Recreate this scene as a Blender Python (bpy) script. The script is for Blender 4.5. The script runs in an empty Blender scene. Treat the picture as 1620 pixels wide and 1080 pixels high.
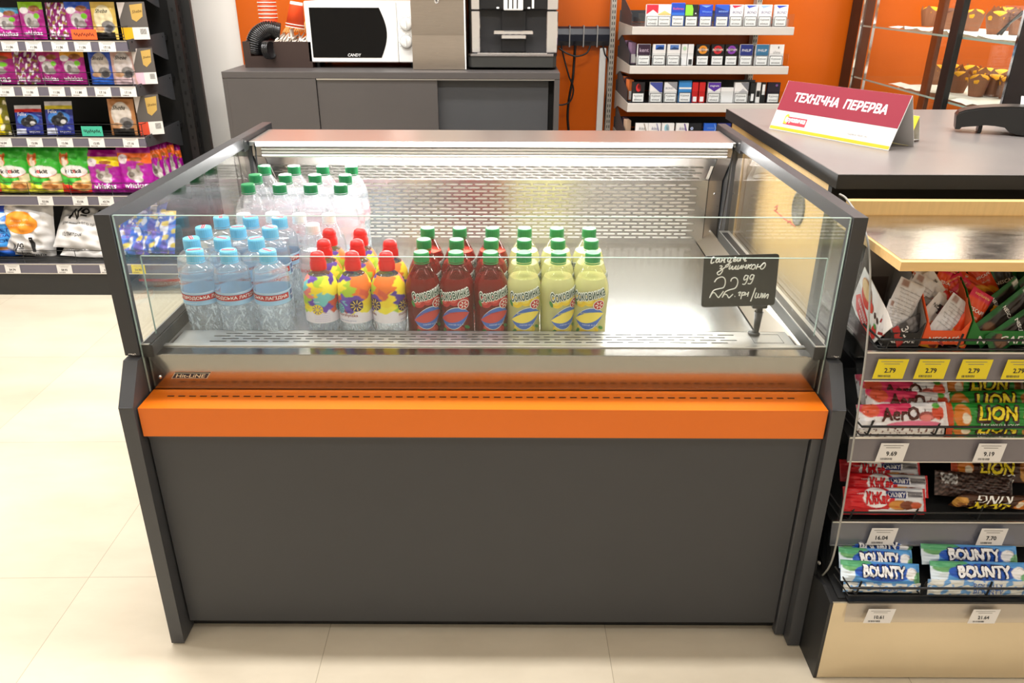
import bpy, bmesh, math, random
from mathutils import Vector, Matrix, Euler
random.seed(7)
PI = math.pi
SC = bpy.context.scene
COL = SC.collection

# ------------------------------------------------------------------ camera
CAM = Vector((0.0, 0.0, 1.278))
F_PX = 1229.4
PITCH, YAW, ROLL = 0.4320, 0.0, 0.00365
_f = Vector((0, math.cos(PITCH), -math.sin(PITCH)))
_r0 = Vector((1, 0, 0)); _u0 = _r0.cross(_f)
_r = math.cos(ROLL) * _r0 + math.sin(ROLL) * _u0
_u = -math.sin(ROLL) * _r0 + math.cos(ROLL) * _u0
cd = bpy.data.cameras.new('camera'); cam = bpy.data.objects.new('camera', cd); COL.objects.link(cam)
cd.sensor_width = 36.0; cd.lens = F_PX / 1620 * 36.0; cd.clip_start = 0.02
cam.matrix_world = Matrix(((_r.x, _u.x, -_f.x, CAM.x), (_r.y, _u.y, -_f.y, CAM.y), (_r.z, _u.z, -_f.z, CAM.z), (0, 0, 0, 1)))
SC.camera = cam

def _ray(px, py):
    return _f * F_PX + _r * (px - 810) - _u * (py - 540)
def at(px, py, Y):
    "where the line of sight through a photo pixel meets the plane y = Y (used to read real positions off the photo)"
    d = _ray(px, py); return CAM + d * (Y / d.y)
def atz(px, py, z):
    d = _ray(px, py); return CAM + d * ((z - CAM.z) / d.z)
def atx(px, py, x):
    d = _ray(px, py); return CAM + d * (x / d.x)

# ------------------------------------------------------------------ world, lights, exposure
SC.view_settings.view_transform = 'Standard'
SC.view_settings.look = 'None'
SC.view_settings.exposure = -0.15
SC.view_settings.gamma = 1.0
SC.view_settings.use_curve_mapping = False
W = bpy.data.worlds.new('world'); SC.world = W; W.use_nodes = True
W.node_tree.nodes['Background'].inputs[0].default_value = (1.0, 0.97, 0.92, 1)
W.node_tree.nodes['Background'].inputs[1].default_value = 0.5
def area(name, loc, sx, sy, power, col=(1, 0.96, 0.9), rot=(0, 0, 0)):
    l = bpy.data.lights.new(name, 'AREA'); l.shape = 'RECTANGLE'; l.size = sx; l.size_y = sy
    l.energy = power; l.color = col
    o = bpy.data.objects.new(name, l); COL.objects.link(o); o.location = loc; o.rotation_euler = rot
    return o
SC.cycles.transparent_max_bounces = 40; SC.cycles.max_bounces = 14; SC.cycles.transmission_bounces = 12
# rows of long ceiling fittings over the shop floor
for lx, ly, pw in ((-0.1, 1.5, 56), (-2.4, 1.5, 26), (1.9, 1.5, 36), (-0.1, -0.2, 8), (-2.4, -0.2, 11), (1.9, -0.2, 10),
                   (-1.0, 2.7, 48), (-2.3, 2.6, 40), (1.3, 2.75, 40), (-1.2, -1.8, 7), (1.2, -1.8, 7)):
    area('ceiling_fitting', (lx, ly, 2.95), 1.3, 0.14, pw, (1, 0.985, 0.965))

# ------------------------------------------------------------------ colours and materials
def lin(c):
    return tuple(((x / 255) / 12.92 if x / 255 <= 0.04045 else ((x / 255 + 0.055) / 1.055) ** 2.4) for x in c)
MATS = {}
def mat(name, rgb=(200, 200, 200), rough=0.5, metal=0.0, var=0.06, scale=30.0, bump=0.0, bscale=None, stretch=None,
        coat=0.0, spec=0.5, trans=0.0, ior=1.45, emit=0.0, alpha=1.0, sub=0.0, attr=False, rvar=0.0, aniso=0.0):
    if name in MATS: return MATS[name]
    m = bpy.data.materials.new(name); m.use_nodes = True; MATS[name] = m
    nt = m.node_tree; N = nt.nodes; L = nt.links; p = N['Principled BSDF']
    tc = N.new('ShaderNodeTexCoord'); mp = N.new('ShaderNodeMapping'); L.new(tc.outputs['Object'], mp.inputs[0])
    if stretch: mp.inputs['Scale'].default_value = stretch
    nz = N.new('ShaderNodeTexNoise'); nz.inputs['Scale'].default_value = scale; nz.inputs['Detail'].default_value = 4
    L.new(mp.outputs[0], nz.inputs['Vector'])
    mr = N.new('ShaderNodeMapRange'); mr.inputs['To Min'].default_value = 1 - var; mr.inputs['To Max'].default_value = 1 + var
    L.new(nz.outputs['Fac'], mr.inputs['Value'])
    mx = N.new('ShaderNodeMix'); mx.data_type = 'RGBA'; mx.blend_type = 'MULTIPLY'; mx.inputs['Factor'].default_value = 1
    if attr:
        ca = N.new('ShaderNodeVertexColor'); ca.layer_name = 'Col'; L.new(ca.outputs['Color'], mx.inputs['A'])
    else:
        mx.inputs['A'].default_value = (*lin(rgb), 1)
    L.new(mr.outputs[0], mx.inputs['B']); L.new(mx.outputs['Result'], p.inputs['Base Color'])
    p.inputs['Roughness'].default_value = rough; p.inputs['Metallic'].default_value = metal
    p.inputs['Coat Weight'].default_value = coat; p.inputs['Specular IOR Level'].default_value = spec
    p.inputs['Transmission Weight'].default_value = trans; p.inputs['IOR'].default_value = ior
    p.inputs['Alpha'].default_value = alpha
    if aniso: p.inputs['Anisotropic'].default_value = aniso
    if rvar:
        r2 = N.new('ShaderNodeMapRange'); r2.inputs['To Min'].default_value = rough - rvar; r2.inputs['To Max'].default_value = rough + rvar
        L.new(nz.outputs['Fac'], r2.inputs['Value']); L.new(r2.outputs[0], p.inputs['Roughness'])
    if sub:
        p.inputs['Subsurface Weight'].default_value = sub; p.inputs['Subsurface Radius'].default_value = (0.01, 0.01, 0.01)
    if emit:
        L.new(mx.outputs['Result'], p.inputs['Emission Color']); p.inputs['Emission Strength'].default_value = emit
    if bump:
        n2 = N.new('ShaderNodeTexNoise'); n2.inputs['Scale'].default_value = bscale or scale; n2.inputs['Detail'].default_value = 3
        L.new(mp.outputs[0], n2.inputs['Vector'])
        b = N.new('ShaderNodeBump'); b.inputs['Strength'].default_value = bump; b.inputs['Distance'].default_value = 0.004
        L.new(n2.outputs['Fac'], b.inputs['Height']); L.new(b.outputs[0], p.inputs['Normal'])
    return m
def clear_mat(name, tint, gloss=1.0, sparkle=0.0, edge=(0.8, 0.95, 0.9), ior=1.45, bump=0.0, bscale=60, milk=0.0, refr=0.0, rior=1.2):
    "thin clear glass or plastic: see-through with a Fresnel reflection, optional milkiness and refraction"
    if name in MATS: return MATS[name]
    m = bpy.data.materials.new(name); m.use_nodes = True; MATS[name] = m
    nt = m.node_tree; N = nt.nodes; L = nt.links; N.remove(N['Principled BSDF']); out = N['Material Output']
    tr = N.new('ShaderNodeBsdfTransparent'); tr.inputs[0].default_value = (*tint, 1)
    gl = N.new('ShaderNodeBsdfGlossy'); gl.inputs['Roughness'].default_value = 0.02; gl.inputs[0].default_value = (gloss, gloss, gloss, 1)
    fr = N.new('ShaderNodeFresnel'); fr.inputs[0].default_value = ior
    ge = N.new('ShaderNodeNewGeometry'); mi = N.new('ShaderNodeMix'); mi.data_type = 'FLOAT'
    L.new(ge.outputs['Backfacing'], mi.inputs['Factor']); mi.inputs['A'].default_value = ior; mi.inputs['B'].default_value = 1 / ior
    L.new(mi.outputs['Result'], fr.inputs[0])
    base = tr
    nz = N.new('ShaderNodeTexNoise'); nz.inputs['Scale'].default_value = bscale; nz.inputs['Detail'].default_value = 2
    tc = N.new('ShaderNodeTexCoord'); L.new(tc.outputs['Object'], nz.inputs['Vector'])
    bp = None
    if bump:
        bp = N.new('ShaderNodeBump'); bp.inputs['Strength'].default_value = min(1, bump); bp.inputs['Distance'].default_value = 0.004 * max(1, bump)
        L.new(nz.outputs['Fac'], bp.inputs['Height']); L.new(bp.outputs[0], gl.inputs['Normal']); L.new(bp.outputs[0], fr.inputs['Normal'])
    if refr:
        rf = N.new('ShaderNodeBsdfRefraction'); rf.inputs['IOR'].default_value = rior; rf.inputs['Roughness'].default_value = 0.0
        rf.inputs[0].default_value = (*tint, 1)
        if bp: L.new(bp.outputs[0], rf.inputs['Normal'])
        ms = N.new('ShaderNodeMixShader'); ms.inputs[0].default_value = refr
        L.new(base.outputs[0], ms.inputs[1]); L.new(rf.outputs[0], ms.inputs[2]); base = ms
    if milk:
        df = N.new('ShaderNodeBsdfDiffuse'); df.inputs[0].default_value = (*edge, 1)
        tl = N.new('ShaderNodeBsdfTranslucent'); tl.inputs[0].default_value = (*edge, 1)
        ad = N.new('ShaderNodeMixShader'); ad.inputs[0].default_value = 0.5
        L.new(df.outputs[0], ad.inputs[1]); L.new(tl.outputs[0], ad.inputs[2])
        ms = N.new('ShaderNodeMixShader'); ms.inputs[0].default_value = milk
        if sparkle:                      # milky streaks on the crinkled plastic paint in the sparkle of lamp caustics
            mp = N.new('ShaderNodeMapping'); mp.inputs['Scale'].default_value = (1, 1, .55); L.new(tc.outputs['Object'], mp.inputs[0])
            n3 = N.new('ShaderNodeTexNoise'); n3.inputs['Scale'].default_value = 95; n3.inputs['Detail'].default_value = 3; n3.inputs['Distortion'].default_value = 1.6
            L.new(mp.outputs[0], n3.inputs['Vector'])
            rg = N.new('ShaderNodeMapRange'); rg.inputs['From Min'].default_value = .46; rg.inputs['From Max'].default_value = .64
            rg.inputs['To Min'].default_value = milk * .5; rg.inputs['To Max'].default_value = sparkle; L.new(n3.outputs['Fac'], rg.inputs[0]); L.new(rg.outputs[0], ms.inputs[0])
        L.new(base.outputs[0], ms.inputs[1]); L.new(ad.outputs[0], ms.inputs[2]); base = ms
    ms = N.new('ShaderNodeMixShader'); L.new(fr.outputs[0], ms.inputs[0])
    L.new(base.outputs[0], ms.inputs[1]); L.new(gl.outputs[0], ms.inputs[2]); L.new(ms.outputs[0], out.inputs[0])
    return m

PRINT = mat('printed_film', attr=True, rough=0.28, var=0.04, scale=40, bump=0.25, bscale=55, spec=0.5)
PAPER = mat('printed_card', attr=True, rough=0.6, var=0.03, scale=60)
GRAPH = mat('graphite_paint', (70, 71, 74), 0.42, var=0.05, scale=8, rvar=0.04)
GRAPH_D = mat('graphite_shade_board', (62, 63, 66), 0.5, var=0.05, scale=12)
BLACKM = mat('black_powder_coat', (38, 38, 38), 0.45, var=0.08, scale=60)
BLACKP = mat('black_plastic', (24, 24, 26), 0.32, var=0.06, scale=50)
STEEL = mat('brushed_steel', (205, 203, 200), 0.24, 1.0, var=0.06, scale=60, stretch=(0.6, 25, 25), rvar=0.05)
STEEL_P = mat('polished_steel', (215, 213, 210), 0.30, 1.0, var=0.05, scale=60, stretch=(0.6, 25, 25), rvar=0.04)
STEEL_R = mat('brushed_steel_matt', (200, 198, 195), 0.42, 1.0, var=0.06, scale=60, stretch=(0.6, 25, 25), rvar=0.05)
STEEL_D = mat('brushed_steel_panel', (180, 170, 160), 0.3, 1.0, var=0.1, scale=40, stretch=(0.5, 12, 12), rvar=0.06)
ALU = mat('aluminium', (214, 212, 208), 0.35, 1.0, var=0.04, scale=60)
CHROME = mat('chrome', (232, 232, 236), 0.08, 1.0, var=0.03)
ORANGE = mat('orange_enamel', (226, 112, 18), 0.33, var=0.03, scale=10)
ORWALL = mat('orange_wall_panel', (202, 92, 16), 0.25, var=0.05, scale=2.5)
WHITE = mat('white_paint', (248, 245, 239), 0.6, var=0.03, scale=4)
WHITEP = mat('white_plastic', (240, 240, 238), 0.3, var=0.02, scale=20)
OAK = mat('oak_veneer', (222, 184, 124), 0.45, var=0.13, scale=14, stretch=(0.8, 9, 9))
OAK_F = mat('oak_veneer_upright', (216, 178, 116), 0.45, var=0.13, scale=14, stretch=(9, 9, 0.8))
GLASS = clear_mat('clear_pane_glass', (0.975, 0.987, 0.982), ior=1.27)
SIDEGLASS = clear_mat('side_pane_glass', (0.975, 0.987, 0.982), ior=1.5)
FRAMEM = mat('dark_frame_paint', (54, 55, 58), 0.36, var=0.05, scale=12, rvar=0.04)
STEEL_F = mat('brushed_fascia_steel', (158, 155, 152), 0.15, 1.0, var=0.06, scale=60, stretch=(0.5, 20, 20), rvar=0.04)
GEDGE = mat('glass_edge', (150, 170, 162), 0.25, var=0.05, emit=0.0)
ACRYL = clear_mat('clear_acrylic', (0.93, 0.94, 0.94), ior=1.4)
LED = mat('lit_lamp_diffuser', (255, 255, 255), 0.5, var=0.0, emit=2.2)
CAB = mat('dark_cabinet_laminate', (80, 76, 75), 0.42, var=0.05, scale=6, rvar=0.04)
SHADOWBOX = mat('black_gap', (14, 14, 14), 0.7)

# ------------------------------------------------------------------ mesh builder
def srgb(c): return lin(c)
class MB:
    def __init__(s): s.v = []; s.c = []; s.f = []; s.m = []; s.s = []; s.mats = []
    def mi(s, m):
        if m not in s.mats: s.mats.append(m)
        return s.mats.index(m)
    def add(s, verts, faces, m, smooth=False, col=(255, 255, 255), M=None):
        o = len(s.v); k = s.mi(m)
        for i, p in enumerate(verts):
            p = Vector(p); s.v.append(M @ p if M is not None else p)
        if isinstance(col, list): s.c += col
        else:
            c = srgb(col); s.c += [c] * len(verts)
        for f in faces:
            s.f.append(tuple(o + i for i in f)); s.m.append(k); s.s.append(smooth)
        return s
    def box(s, x0, x1, y0, y1, z0, z1, m, b=0.0, M=None, col=(255, 255, 255)):
        if x0 > x1: x0, x1 = x1, x0
        if y0 > y1: y0, y1 = y1, y0
        if z0 > z1: z0, z1 = z1, z0
        b = min(b, (x1 - x0) * .45, (y1 - y0) * .45, (z1 - z0) * .45)
        if b <= 0:
            v = [(x, y, z) for x in (x0, x1) for y in (y0, y1) for z in (z0, z1)]
            f = [(0, 1, 3, 2), (4, 6, 7, 5), (0, 4, 5, 1), (2, 3, 7, 6), (0, 2, 6, 4), (1, 5, 7, 3)]
            return s.add(v, f, m, False, col, M)
        c = Vector(((x0 + x1) / 2, (y0 + y1) / 2, (z0 + z1) / 2)); hx, hy, hz = (x1 - x0) / 2, (y1 - y0) / 2, (z1 - z0) / 2
        v = []; ix = {}
        for sx in (-1, 1):
            for sy in (-1, 1):
                for sz in (-1, 1):
                    for a in range(3):
                        ix[(sx, sy, sz, a)] = len(v)
                        v.append(c + Vector((sx * (hx - (b if a != 0 else 0)), sy * (hy - (b if a != 1 else 0)), sz * (hz - (b if a != 2 else 0)))))
        f = []
        q = ((-1, -1), (1, -1), (1, 1), (-1, 1))
        for a in range(3):
            for sg in (-1, 1):
                k = []
                for p0, p1 in q:
                    t = [p0, p1]; t.insert(a, sg); k.append(ix[(*t, a)])
                f.append(k)
        for a in range(3):           # edges run along axis a
            b1, b2 = [i for i in range(3) if i != a]
            for s1 in (-1, 1):
                for s2 in (-1, 1):
                    k = []
                    for sa, fa in ((-1, b1), (1, b1), (1, b2), (-1, b2)):
                        t = [0, 0, 0]; t[a] = sa; t[b1] = s1; t[b2] = s2; k.append(ix[(*t, fa)])
                    f.append(k)
        for sx in (-1, 1):
            for sy in (-1, 1):
                for sz in (-1, 1): f.append([ix[(sx, sy, sz, a)] for a in range(3)])
        ff = []
        for k in f:
            n = (v[k[1]] - v[k[0]]).cross(v[k[2]] - v[k[0]]); g = sum((v[i] for i in k), Vector()) / len(k) - c
            ff.append(tuple(k) if n.dot(g) > 0 else tuple(reversed(k)))
        return s.add(v, ff, m, False, col, M)
    def prism(s, pts, axis, a0, a1, m, M=None, col=(255, 255, 255)):
        "pts: outline in the other two axes (cyclic order), extruded along axis from a0 to a1"
        n = len(pts); v = []
        for a in (a0, a1):
            for p in pts:
                t = list(p); t.insert(axis, a); v.append(tuple(t))
        A = sum(pts[i][0] * pts[(i + 1) % n][1] - pts[(i + 1) % n][0] * pts[i][1] for i in range(n))
        flip = (A > 0) != (axis == 1)
        if a1 < a0: flip = not flip
        f = []
        for i in range(n):
            j = (i + 1) % n; q = (i, j, n + j, n + i); f.append(q if flip else tuple(reversed(q)))
        c0 = tuple(range(n)); c1 = tuple(range(n, 2 * n))
        f.append(tuple(reversed(c0)) if flip else c0); f.append(c1 if flip else tuple(reversed(c1)))
        return s.add(v, f, m, False, col, M)
    def lathe(s, prof, m, n=24, M=None, col=(255, 255, 255), smooth=True, wob=None):
        v = []; rows = []
        for k, (r, z) in enumerate(prof):
            if r < 1e-6: rows.append([len(v)]); v.append((0, 0, z)); continue
            row = []
            for i in range(n):
                a = 2 * PI * i / n; rr = r * (1 + (wob(a, z) if wob else 0))
                row.append(len(v)); v.append((rr * math.cos(a), rr * math.sin(a), z))
            rows.append(row)
        f = []
        for a, b in zip(rows, rows[1:]):
            for i in range(n):
                j = (i + 1) % n
                if len(a) == 1 and len(b) == 1: continue
                if len(a) == 1: f.append((a[0], b[j], b[i]))
                elif len(b) == 1: f.append((a[i], a[j], b[0]))
                else: f.append((a[i], a[j], b[j], b[i]))
        return s.add(v, f, m, smooth, col, M)
    def tube(s, pts, r, m, n=8, M=None, col=(255, 255, 255), closed=False):
        P = [Vector(p) for p in pts]; k = len(P); v = []; t0 = None
        for i, p in enumerate(P):
            a = P[(i - 1) % k] if (closed or i) else p; b = P[(i + 1) % k] if (closed or i < k - 1) else p
            t = (b - a).normalized()
            if t0 is None:
                up = Vector((0, 0, 1)) if abs(t.z) < .9 else Vector((1, 0, 0)); x = t.cross(up).normalized()
            else: x = (x - t * x.dot(t)).normalized()
            y = t.cross(x); t0 = t
            rr = r[i] if isinstance(r, (list, tuple)) else r
            for j in range(n):
                g = 2 * PI * j / n; v.append(p + x * rr * math.cos(g) + y * rr * math.sin(g))
        f = []
        for i in range(k if closed else k - 1):
            i2 = (i + 1) % k
            for j in range(n):
                j2 = (j + 1) % n; f.append((i * n + j, i2 * n + j, i2 * n + j2, i * n + j2)[::-1])
        if not closed:
            f.append(tuple(range(n))); f.append(tuple(range((k - 1) * n, k * n))[::-1])
        return s.add(v, f, m, True, col, M)
    def build(s, name, parent=None, loc=(0, 0, 0), rot=(0, 0, 0)):
        me = bpy.data.meshes.new(name); me.from_pydata([tuple(p) for p in s.v], [], s.f)
        for m in s.mats: me.materials.append(m)
        me.polygons.foreach_set('material_index', s.m); me.polygons.foreach_set('use_smooth', s.s)
        ca = me.color_attributes.new('Col', 'FLOAT_COLOR', 'POINT')
        flat = [x for c in s.c for x in (c[0], c[1], c[2], 1.0)]
        ca.data.foreach_set('color', flat); me.update()
        o = bpy.data.objects.new(name, me); COL.objects.link(o)
        o.location = loc; o.rotation_euler = rot
        if parent: o.parent = parent
        return o
def tag(o, label=None, cat=None, group=None, kind=None):
    if label: o['label'] = label
    if cat: o['category'] = cat
    if group: o['group'] = group
    if kind: o['kind'] = kind
    return o
def thing(name, label, cat, loc=(0, 0, 0), rot=(0, 0, 0), group=None):
    o = bpy.data.objects.new(name, None); COL.objects.link(o); o.location = loc; o.rotation_euler = rot
    o.empty_display_size = 0.05
    return tag(o, label, cat, group)
def dup(root, loc, rot, label, group=None):
    r = root.copy(); COL.objects.link(r); r.location = loc; r.rotation_euler = rot; r['label'] = label
    if group: r['group'] = group
    for ch in list(root.children):
        c = ch.copy(); COL.objects.link(c); c.parent = r
        for g in ch.children:
            d = g.copy(); COL.objects.link(d); d.parent = c
    return r
def struct(mb, name): return tag(mb.build(name), kind='structure')

# ------------------------------------------------------------------ printing on surfaces.  S(x, z) -> point, faces -Y
_TC = {}
def glyphs(txt, shear=0.0, cuts=0):
    k = (txt, shear, cuts)
    if k not in _TC:
        cu = bpy.data.curves.new('t', 'FONT'); cu.body = txt; cu.size = 1.0; cu.shear = shear; cu.resolution_u = 2
        ob = bpy.data.objects.new('t', cu); COL.objects.link(ob)
        dg = bpy.context.evaluated_depsgraph_get(); me = bpy.data.meshes.new_from_object(ob.evaluated_get(dg))
        bpy.data.objects.remove(ob); bpy.data.curves.remove(cu)
        if 'н' in txt and txt != 'н':        # this letter's three strokes overlap and fill wrongly: refill them as three bars
            R0 = glyphs('н', shear)[0]; V = [(v.co.x, v.co.y) for v in me.vertices]; drop = set(); new = []
            for q in range(len(V) - 11):
                if all(abs(V[q + i][0] - V[q][0] - R0[i][0] + R0[0][0]) < 2e-3 and abs(V[q + i][1] - V[q][1] - R0[i][1] + R0[0][1]) < 2e-3 for i in range(12)):
                    drop |= set(range(q, q + 12)); new += [tuple(range(q + 4 * i, q + 4 * i + 4)) for i in range(3)]
            fs = [tuple(p.vertices) for p in me.polygons if p.vertices[0] not in drop] + new
            fs = [f if sum(V[f[i]][0] * V[f[(i + 1) % len(f)]][1] - V[f[(i + 1) % len(f)]][0] * V[f[i]][1] for i in range(len(f))) > 0 else f[::-1] for f in fs]
            bpy.data.meshes.remove(me); me = bpy.data.meshes.new('t'); me.from_pydata([(a, b, 0) for a, b in V], [], fs)
        if cuts:
            bm = bmesh.new(); bm.from_mesh(me); xs = [v.co.x for v in bm.verts]; ys = [v.co.y for v in bm.verts]
            step = max(ys) - min(ys); step /= cuts
            for ax, lo, hi in ((0, min(xs), max(xs)), (1, min(ys), max(ys))):
                n = int((hi - lo) / step)
                for q in range(1, n + 1):
                    co = [0, 0, 0]; co[ax] = lo + (hi - lo) * q / (n + 1); no = [0, 0, 0]; no[ax] = 1
                    bmesh.ops.bisect_plane(bm, geom=bm.verts[:] + bm.edges[:] + bm.faces[:], plane_co=co, plane_no=no)
            bm.to_mesh(me); bm.free()
        V = [(v.co.x, v.co.y) for v in me.vertices]; Fc = [tuple(p.vertices) for p in me.polygons]
        bpy.data.meshes.remove(me)
        x0 = min(v[0] for v in V); x1 = max(v[0] for v in V); y0 = min(v[1] for v in V); y1 = max(v[1] for v in V)
        _TC[k] = ([((a - x0) , (b - y0)) for a, b in V], Fc, x1 - x0, y1 - y0)
    return _TC[k]
def nrm(S, x, z, h=5e-4):
    p = Vector(S(x, z)); a = Vector(S(x + h, z)) - p; b = Vector(S(x, z + h)) - p
    n = a.cross(b)
    return p, (n.normalized() if n.length > 1e-12 else Vector((0, -1, 0)))
def text(mb, S, txt, cx, cz, w=None, h=None, col=(0, 0, 0), m=None, bold=0.0, shear=0.0, eps=0.0006, rot=0.0, mirror=False, bend=0.0, cuts=0):
    "centre the words at (cx, cz), width w and/or height h in metres; bold widens the strokes by that share of the letter size"
    V, Fc, gw, gh = glyphs(txt, shear, cuts)
    sx = (w / gw) if w else (h / gh); sy = (h / gh) if h else sx
    if not w: sx = sy
    ca, sa = math.cos(rot), math.sin(rot); d = bold * .5
    n = 0 if bold <= 0 else (4 if bold < .1 else 12)
    for q in range(n + 1):
        dx, dy = (0, 0) if q == 0 else (d * math.cos(2 * PI * (q + .5) / n), d * math.sin(2 * PI * (q + .5) / n))
        out = []
        for a, b in V:
            x = (a + dx - gw / 2) * sx; z = (b + dy - gh / 2) * sy
            if mirror: x = -x
            z += bend * (x / (gw * sx / 2)) ** 2
            p, nn = nrm(S, cx + x * ca - z * sa, cz + x * sa + z * ca); out.append(p + nn * (eps - q * 8e-6))
        mb.add(out, Fc, m or PAPER, False, col)
def avg(fn, u, v, nx, nz):
    "soft edges for printed art: mean of the colour over one cell"
    t = [0.0, 0.0, 0.0]; k = 0
    for a in (-.33, .33):
        for b in (-.33, .33):
            c = srgb(fn(min(1, max(0, u + a / nx)), min(1, max(0, v + b / nz)))); k += 1
            for i in range(3): t[i] += c[i]
    return tuple(x / k for x in t)
_LC = {}
def srgb(c):
    if c not in _LC: _LC[c] = lin(c)
    return _LC[c]
def patch(mb, S, x0, x1, z0, z1, nx=1, nz=1, col=(255, 255, 255), m=None, eps=0.0004, smooth=True, fn=None):
    v = []; cc = []
    for j in range(nz + 1):
        for i in range(nx + 1):
            x = x0 + (x1 - x0) * i / nx; z = z0 + (z1 - z0) * j / nz
            p, n = nrm(S, x, z); v.append(p + n * eps)
            cc.append(avg(fn, i / nx, j / nz, nx, nz) if fn else srgb(col))
    f = [(j * (nx + 1) + i, j * (nx + 1) + i + 1, (j + 1) * (nx + 1) + i + 1, (j + 1) * (nx + 1) + i) for j in range(nz) for i in range(nx)]
    mb.add(v, f, m or PAPER, smooth, cc)
def disc(mb, S, cx, cz, rx, rz, col, m=None, eps=0.0008, n=20, rings=2, a0=0.0, a1=2 * PI, rot=0.0):
    v = []; f = []
    p, q = nrm(S, cx, cz); v.append(p + q * eps)
    ca, sa = math.cos(rot), math.sin(rot)
    full = abs(a1 - a0 - 2 * PI) < 1e-6; k = n if full else n + 1
    for r in range(1, rings + 1):
        for i in range(k):
            a = a0 + (a1 - a0) * i / n; x = rx * r / rings * math.cos(a); z = rz * r / rings * math.sin(a)
            p, q = nrm(S, cx + x * ca - z * sa, cz + x * sa + z * ca); v.append(p + q * eps)
    for i in range(n):
        j = (i + 1) % k; f.append((0, 1 + i, 1 + j))
        for r in range(rings - 1):
            b = 1 + r * k; f.append((b + i, b + k + i, b + k + j, b + j))
    mb.add(v, f, m or PAPER, True, col)
def poly(mb, S, pts, col, m=None, eps=0.0008):
    v = []
    for x, z in pts:
        p, n = nrm(S, x, z); v.append(p + n * eps)
    A = sum(pts[i][0] * pts[(i + 1) % len(pts)][1] - pts[(i + 1) % len(pts)][0] * pts[i][1] for i in range(len(pts)))
    f = list(range(len(pts)))
    mb.add(v, [tuple(f if A > 0 else f[::-1])], m or PAPER, False, col)
def plane(d=0.0): return lambda x, z: (x, -d, z)
def art(layers, bg):
    "colour function of (u, v) in 0..1 from flat printed shapes: e ellipse, r rectangle, b blobs"
    def fn(u, v):
        c = bg
        for L in layers:
            if L[0] == 'e':
                if ((u - L[1]) / L[3]) ** 2 + ((v - L[2]) / L[4]) ** 2 < 1: c = L[5]
            elif L[0] == 'r':
                if L[1] <= u <= L[3] and L[2] <= v <= L[4]: c = L[5]
            elif L[0] == 'b':
                if math.sin(L[1] * u + L[3]) * math.sin(L[2] * v + 1.7 * L[3]) + 0.4 * math.sin(2.3 * L[1] * u - L[2] * v) > L[4]: c = L[5]
            elif L[0] == 'd':
                if v > L[1] + L[2] * u: c = L[3]
        return c
    return fn
# ------------------------------------------------------------------ the shop shell
def floor_mat():
    m = bpy.data.materials.new('polished_floor_tiles'); m.use_nodes = True; nt = m.node_tree; N = nt.nodes; L = nt.links
    p = N['Principled BSDF']; tc = N.new('ShaderNodeTexCoord'); mp = N.new('ShaderNodeMapping'); L.new(tc.outputs['Object'], mp.inputs[0])
    mp.inputs['Location'].default_value = (0.9717, -1.4505, 0)
    bk = N.new('ShaderNodeTexBrick'); bk.offset = 0.0; bk.squash = 1.0
    for k, v in (('Scale', 1.0), ('Mortar Size', 0.0008), ('Mortar Smooth', 0.1), ('Bias', 0.0), ('Brick Width', 0.6), ('Row Height', 0.6)): bk.inputs[k].default_value = v
    bk.inputs['Color1'].default_value = (*lin((221, 211, 192)), 1); bk.inputs['Color2'].default_value = (*lin((214, 203, 183)), 1)
    bk.inputs['Mortar'].default_value = (*lin((176, 164, 142)), 1); L.new(mp.outputs[0], bk.inputs[0])
    n1 = N.new('ShaderNodeTexNoise'); n1.inputs['Scale'].default_value = 2.2; n1.inputs['Detail'].default_value = 6; n1.inputs['Roughness'].default_value = 0.62
    m2 = N.new('ShaderNodeMapping'); m2.inputs['Scale'].default_value = (0.7, 1.6, 1); L.new(tc.outputs['Object'], m2.inputs[0]); L.new(m2.outputs[0], n1.inputs[0])
    r = N.new('ShaderNodeValToRGB'); r.color_ramp.elements[0].position = 0.3; r.color_ramp.elements[0].color = (0.85, 0.83, 0.79, 1)
    r.color_ramp.elements[1].position = 0.68; r.color_ramp.elements[1].color = (1.05, 1.04, 1.02, 1); L.new(n1.outputs['Fac'], r.inputs[0])
    mx = N.new('ShaderNodeMix'); mx.data_type = 'RGBA'; mx.blend_type = 'MULTIPLY'; mx.inputs['Factor'].default_value = 1
    L.new(bk.outputs['Color'], mx.inputs['A']); L.new(r.outputs[0], mx.inputs['B']); L.new(mx.outputs['Result'], p.inputs['Base Color'])
    mr = N.new('ShaderNodeMapRange'); mr.inputs['To Min'].default_value = 0.22; mr.inputs['To Max'].default_value = 0.4; L.new(n1.outputs['Fac'], mr.inputs[0]); L.new(mr.outputs[0], p.inputs['Roughness'])
    b = N.new('ShaderNodeBump'); b.inputs['Strength'].default_value = 0.3; b.inputs['Distance'].default_value = 0.001; b.invert = True
    L.new(bk.outputs['Fac'], b.inputs['Height']); L.new(b.outputs[0], p.inputs['Normal'])
    return m
b = MB(); b.add([(-6, -5, 0), (6, -5, 0), (6, 6, 0), (-6, 6, 0)], [(0, 1, 2, 3)], floor_mat())
fl = tag(b.build('floor', rot=(0, 0, 0.018)), kind='structure')
for nm, bx, m in (('ceiling', (-4.6, 4.2, -3.6, 4.3, 3.0, 3.1), WHITE), ('wall_back', (-4.6, 4.2, 4.045, 4.2, 0, 3.0), WHITE),
                  ('wall_left', (-4.7, -4.5, -3.6, 4.2, 0, 3.0), WHITE), ('wall_right', (4.0, 4.2, -3.6, 4.2, 0, 3.0), WHITE),
                  ('wall_front', (-4.6, 4.2, -3.7, -3.5, 0, 3.0), WHITE)):
    b = MB(); b.box(*bx, m); struct(b, nm)
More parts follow.
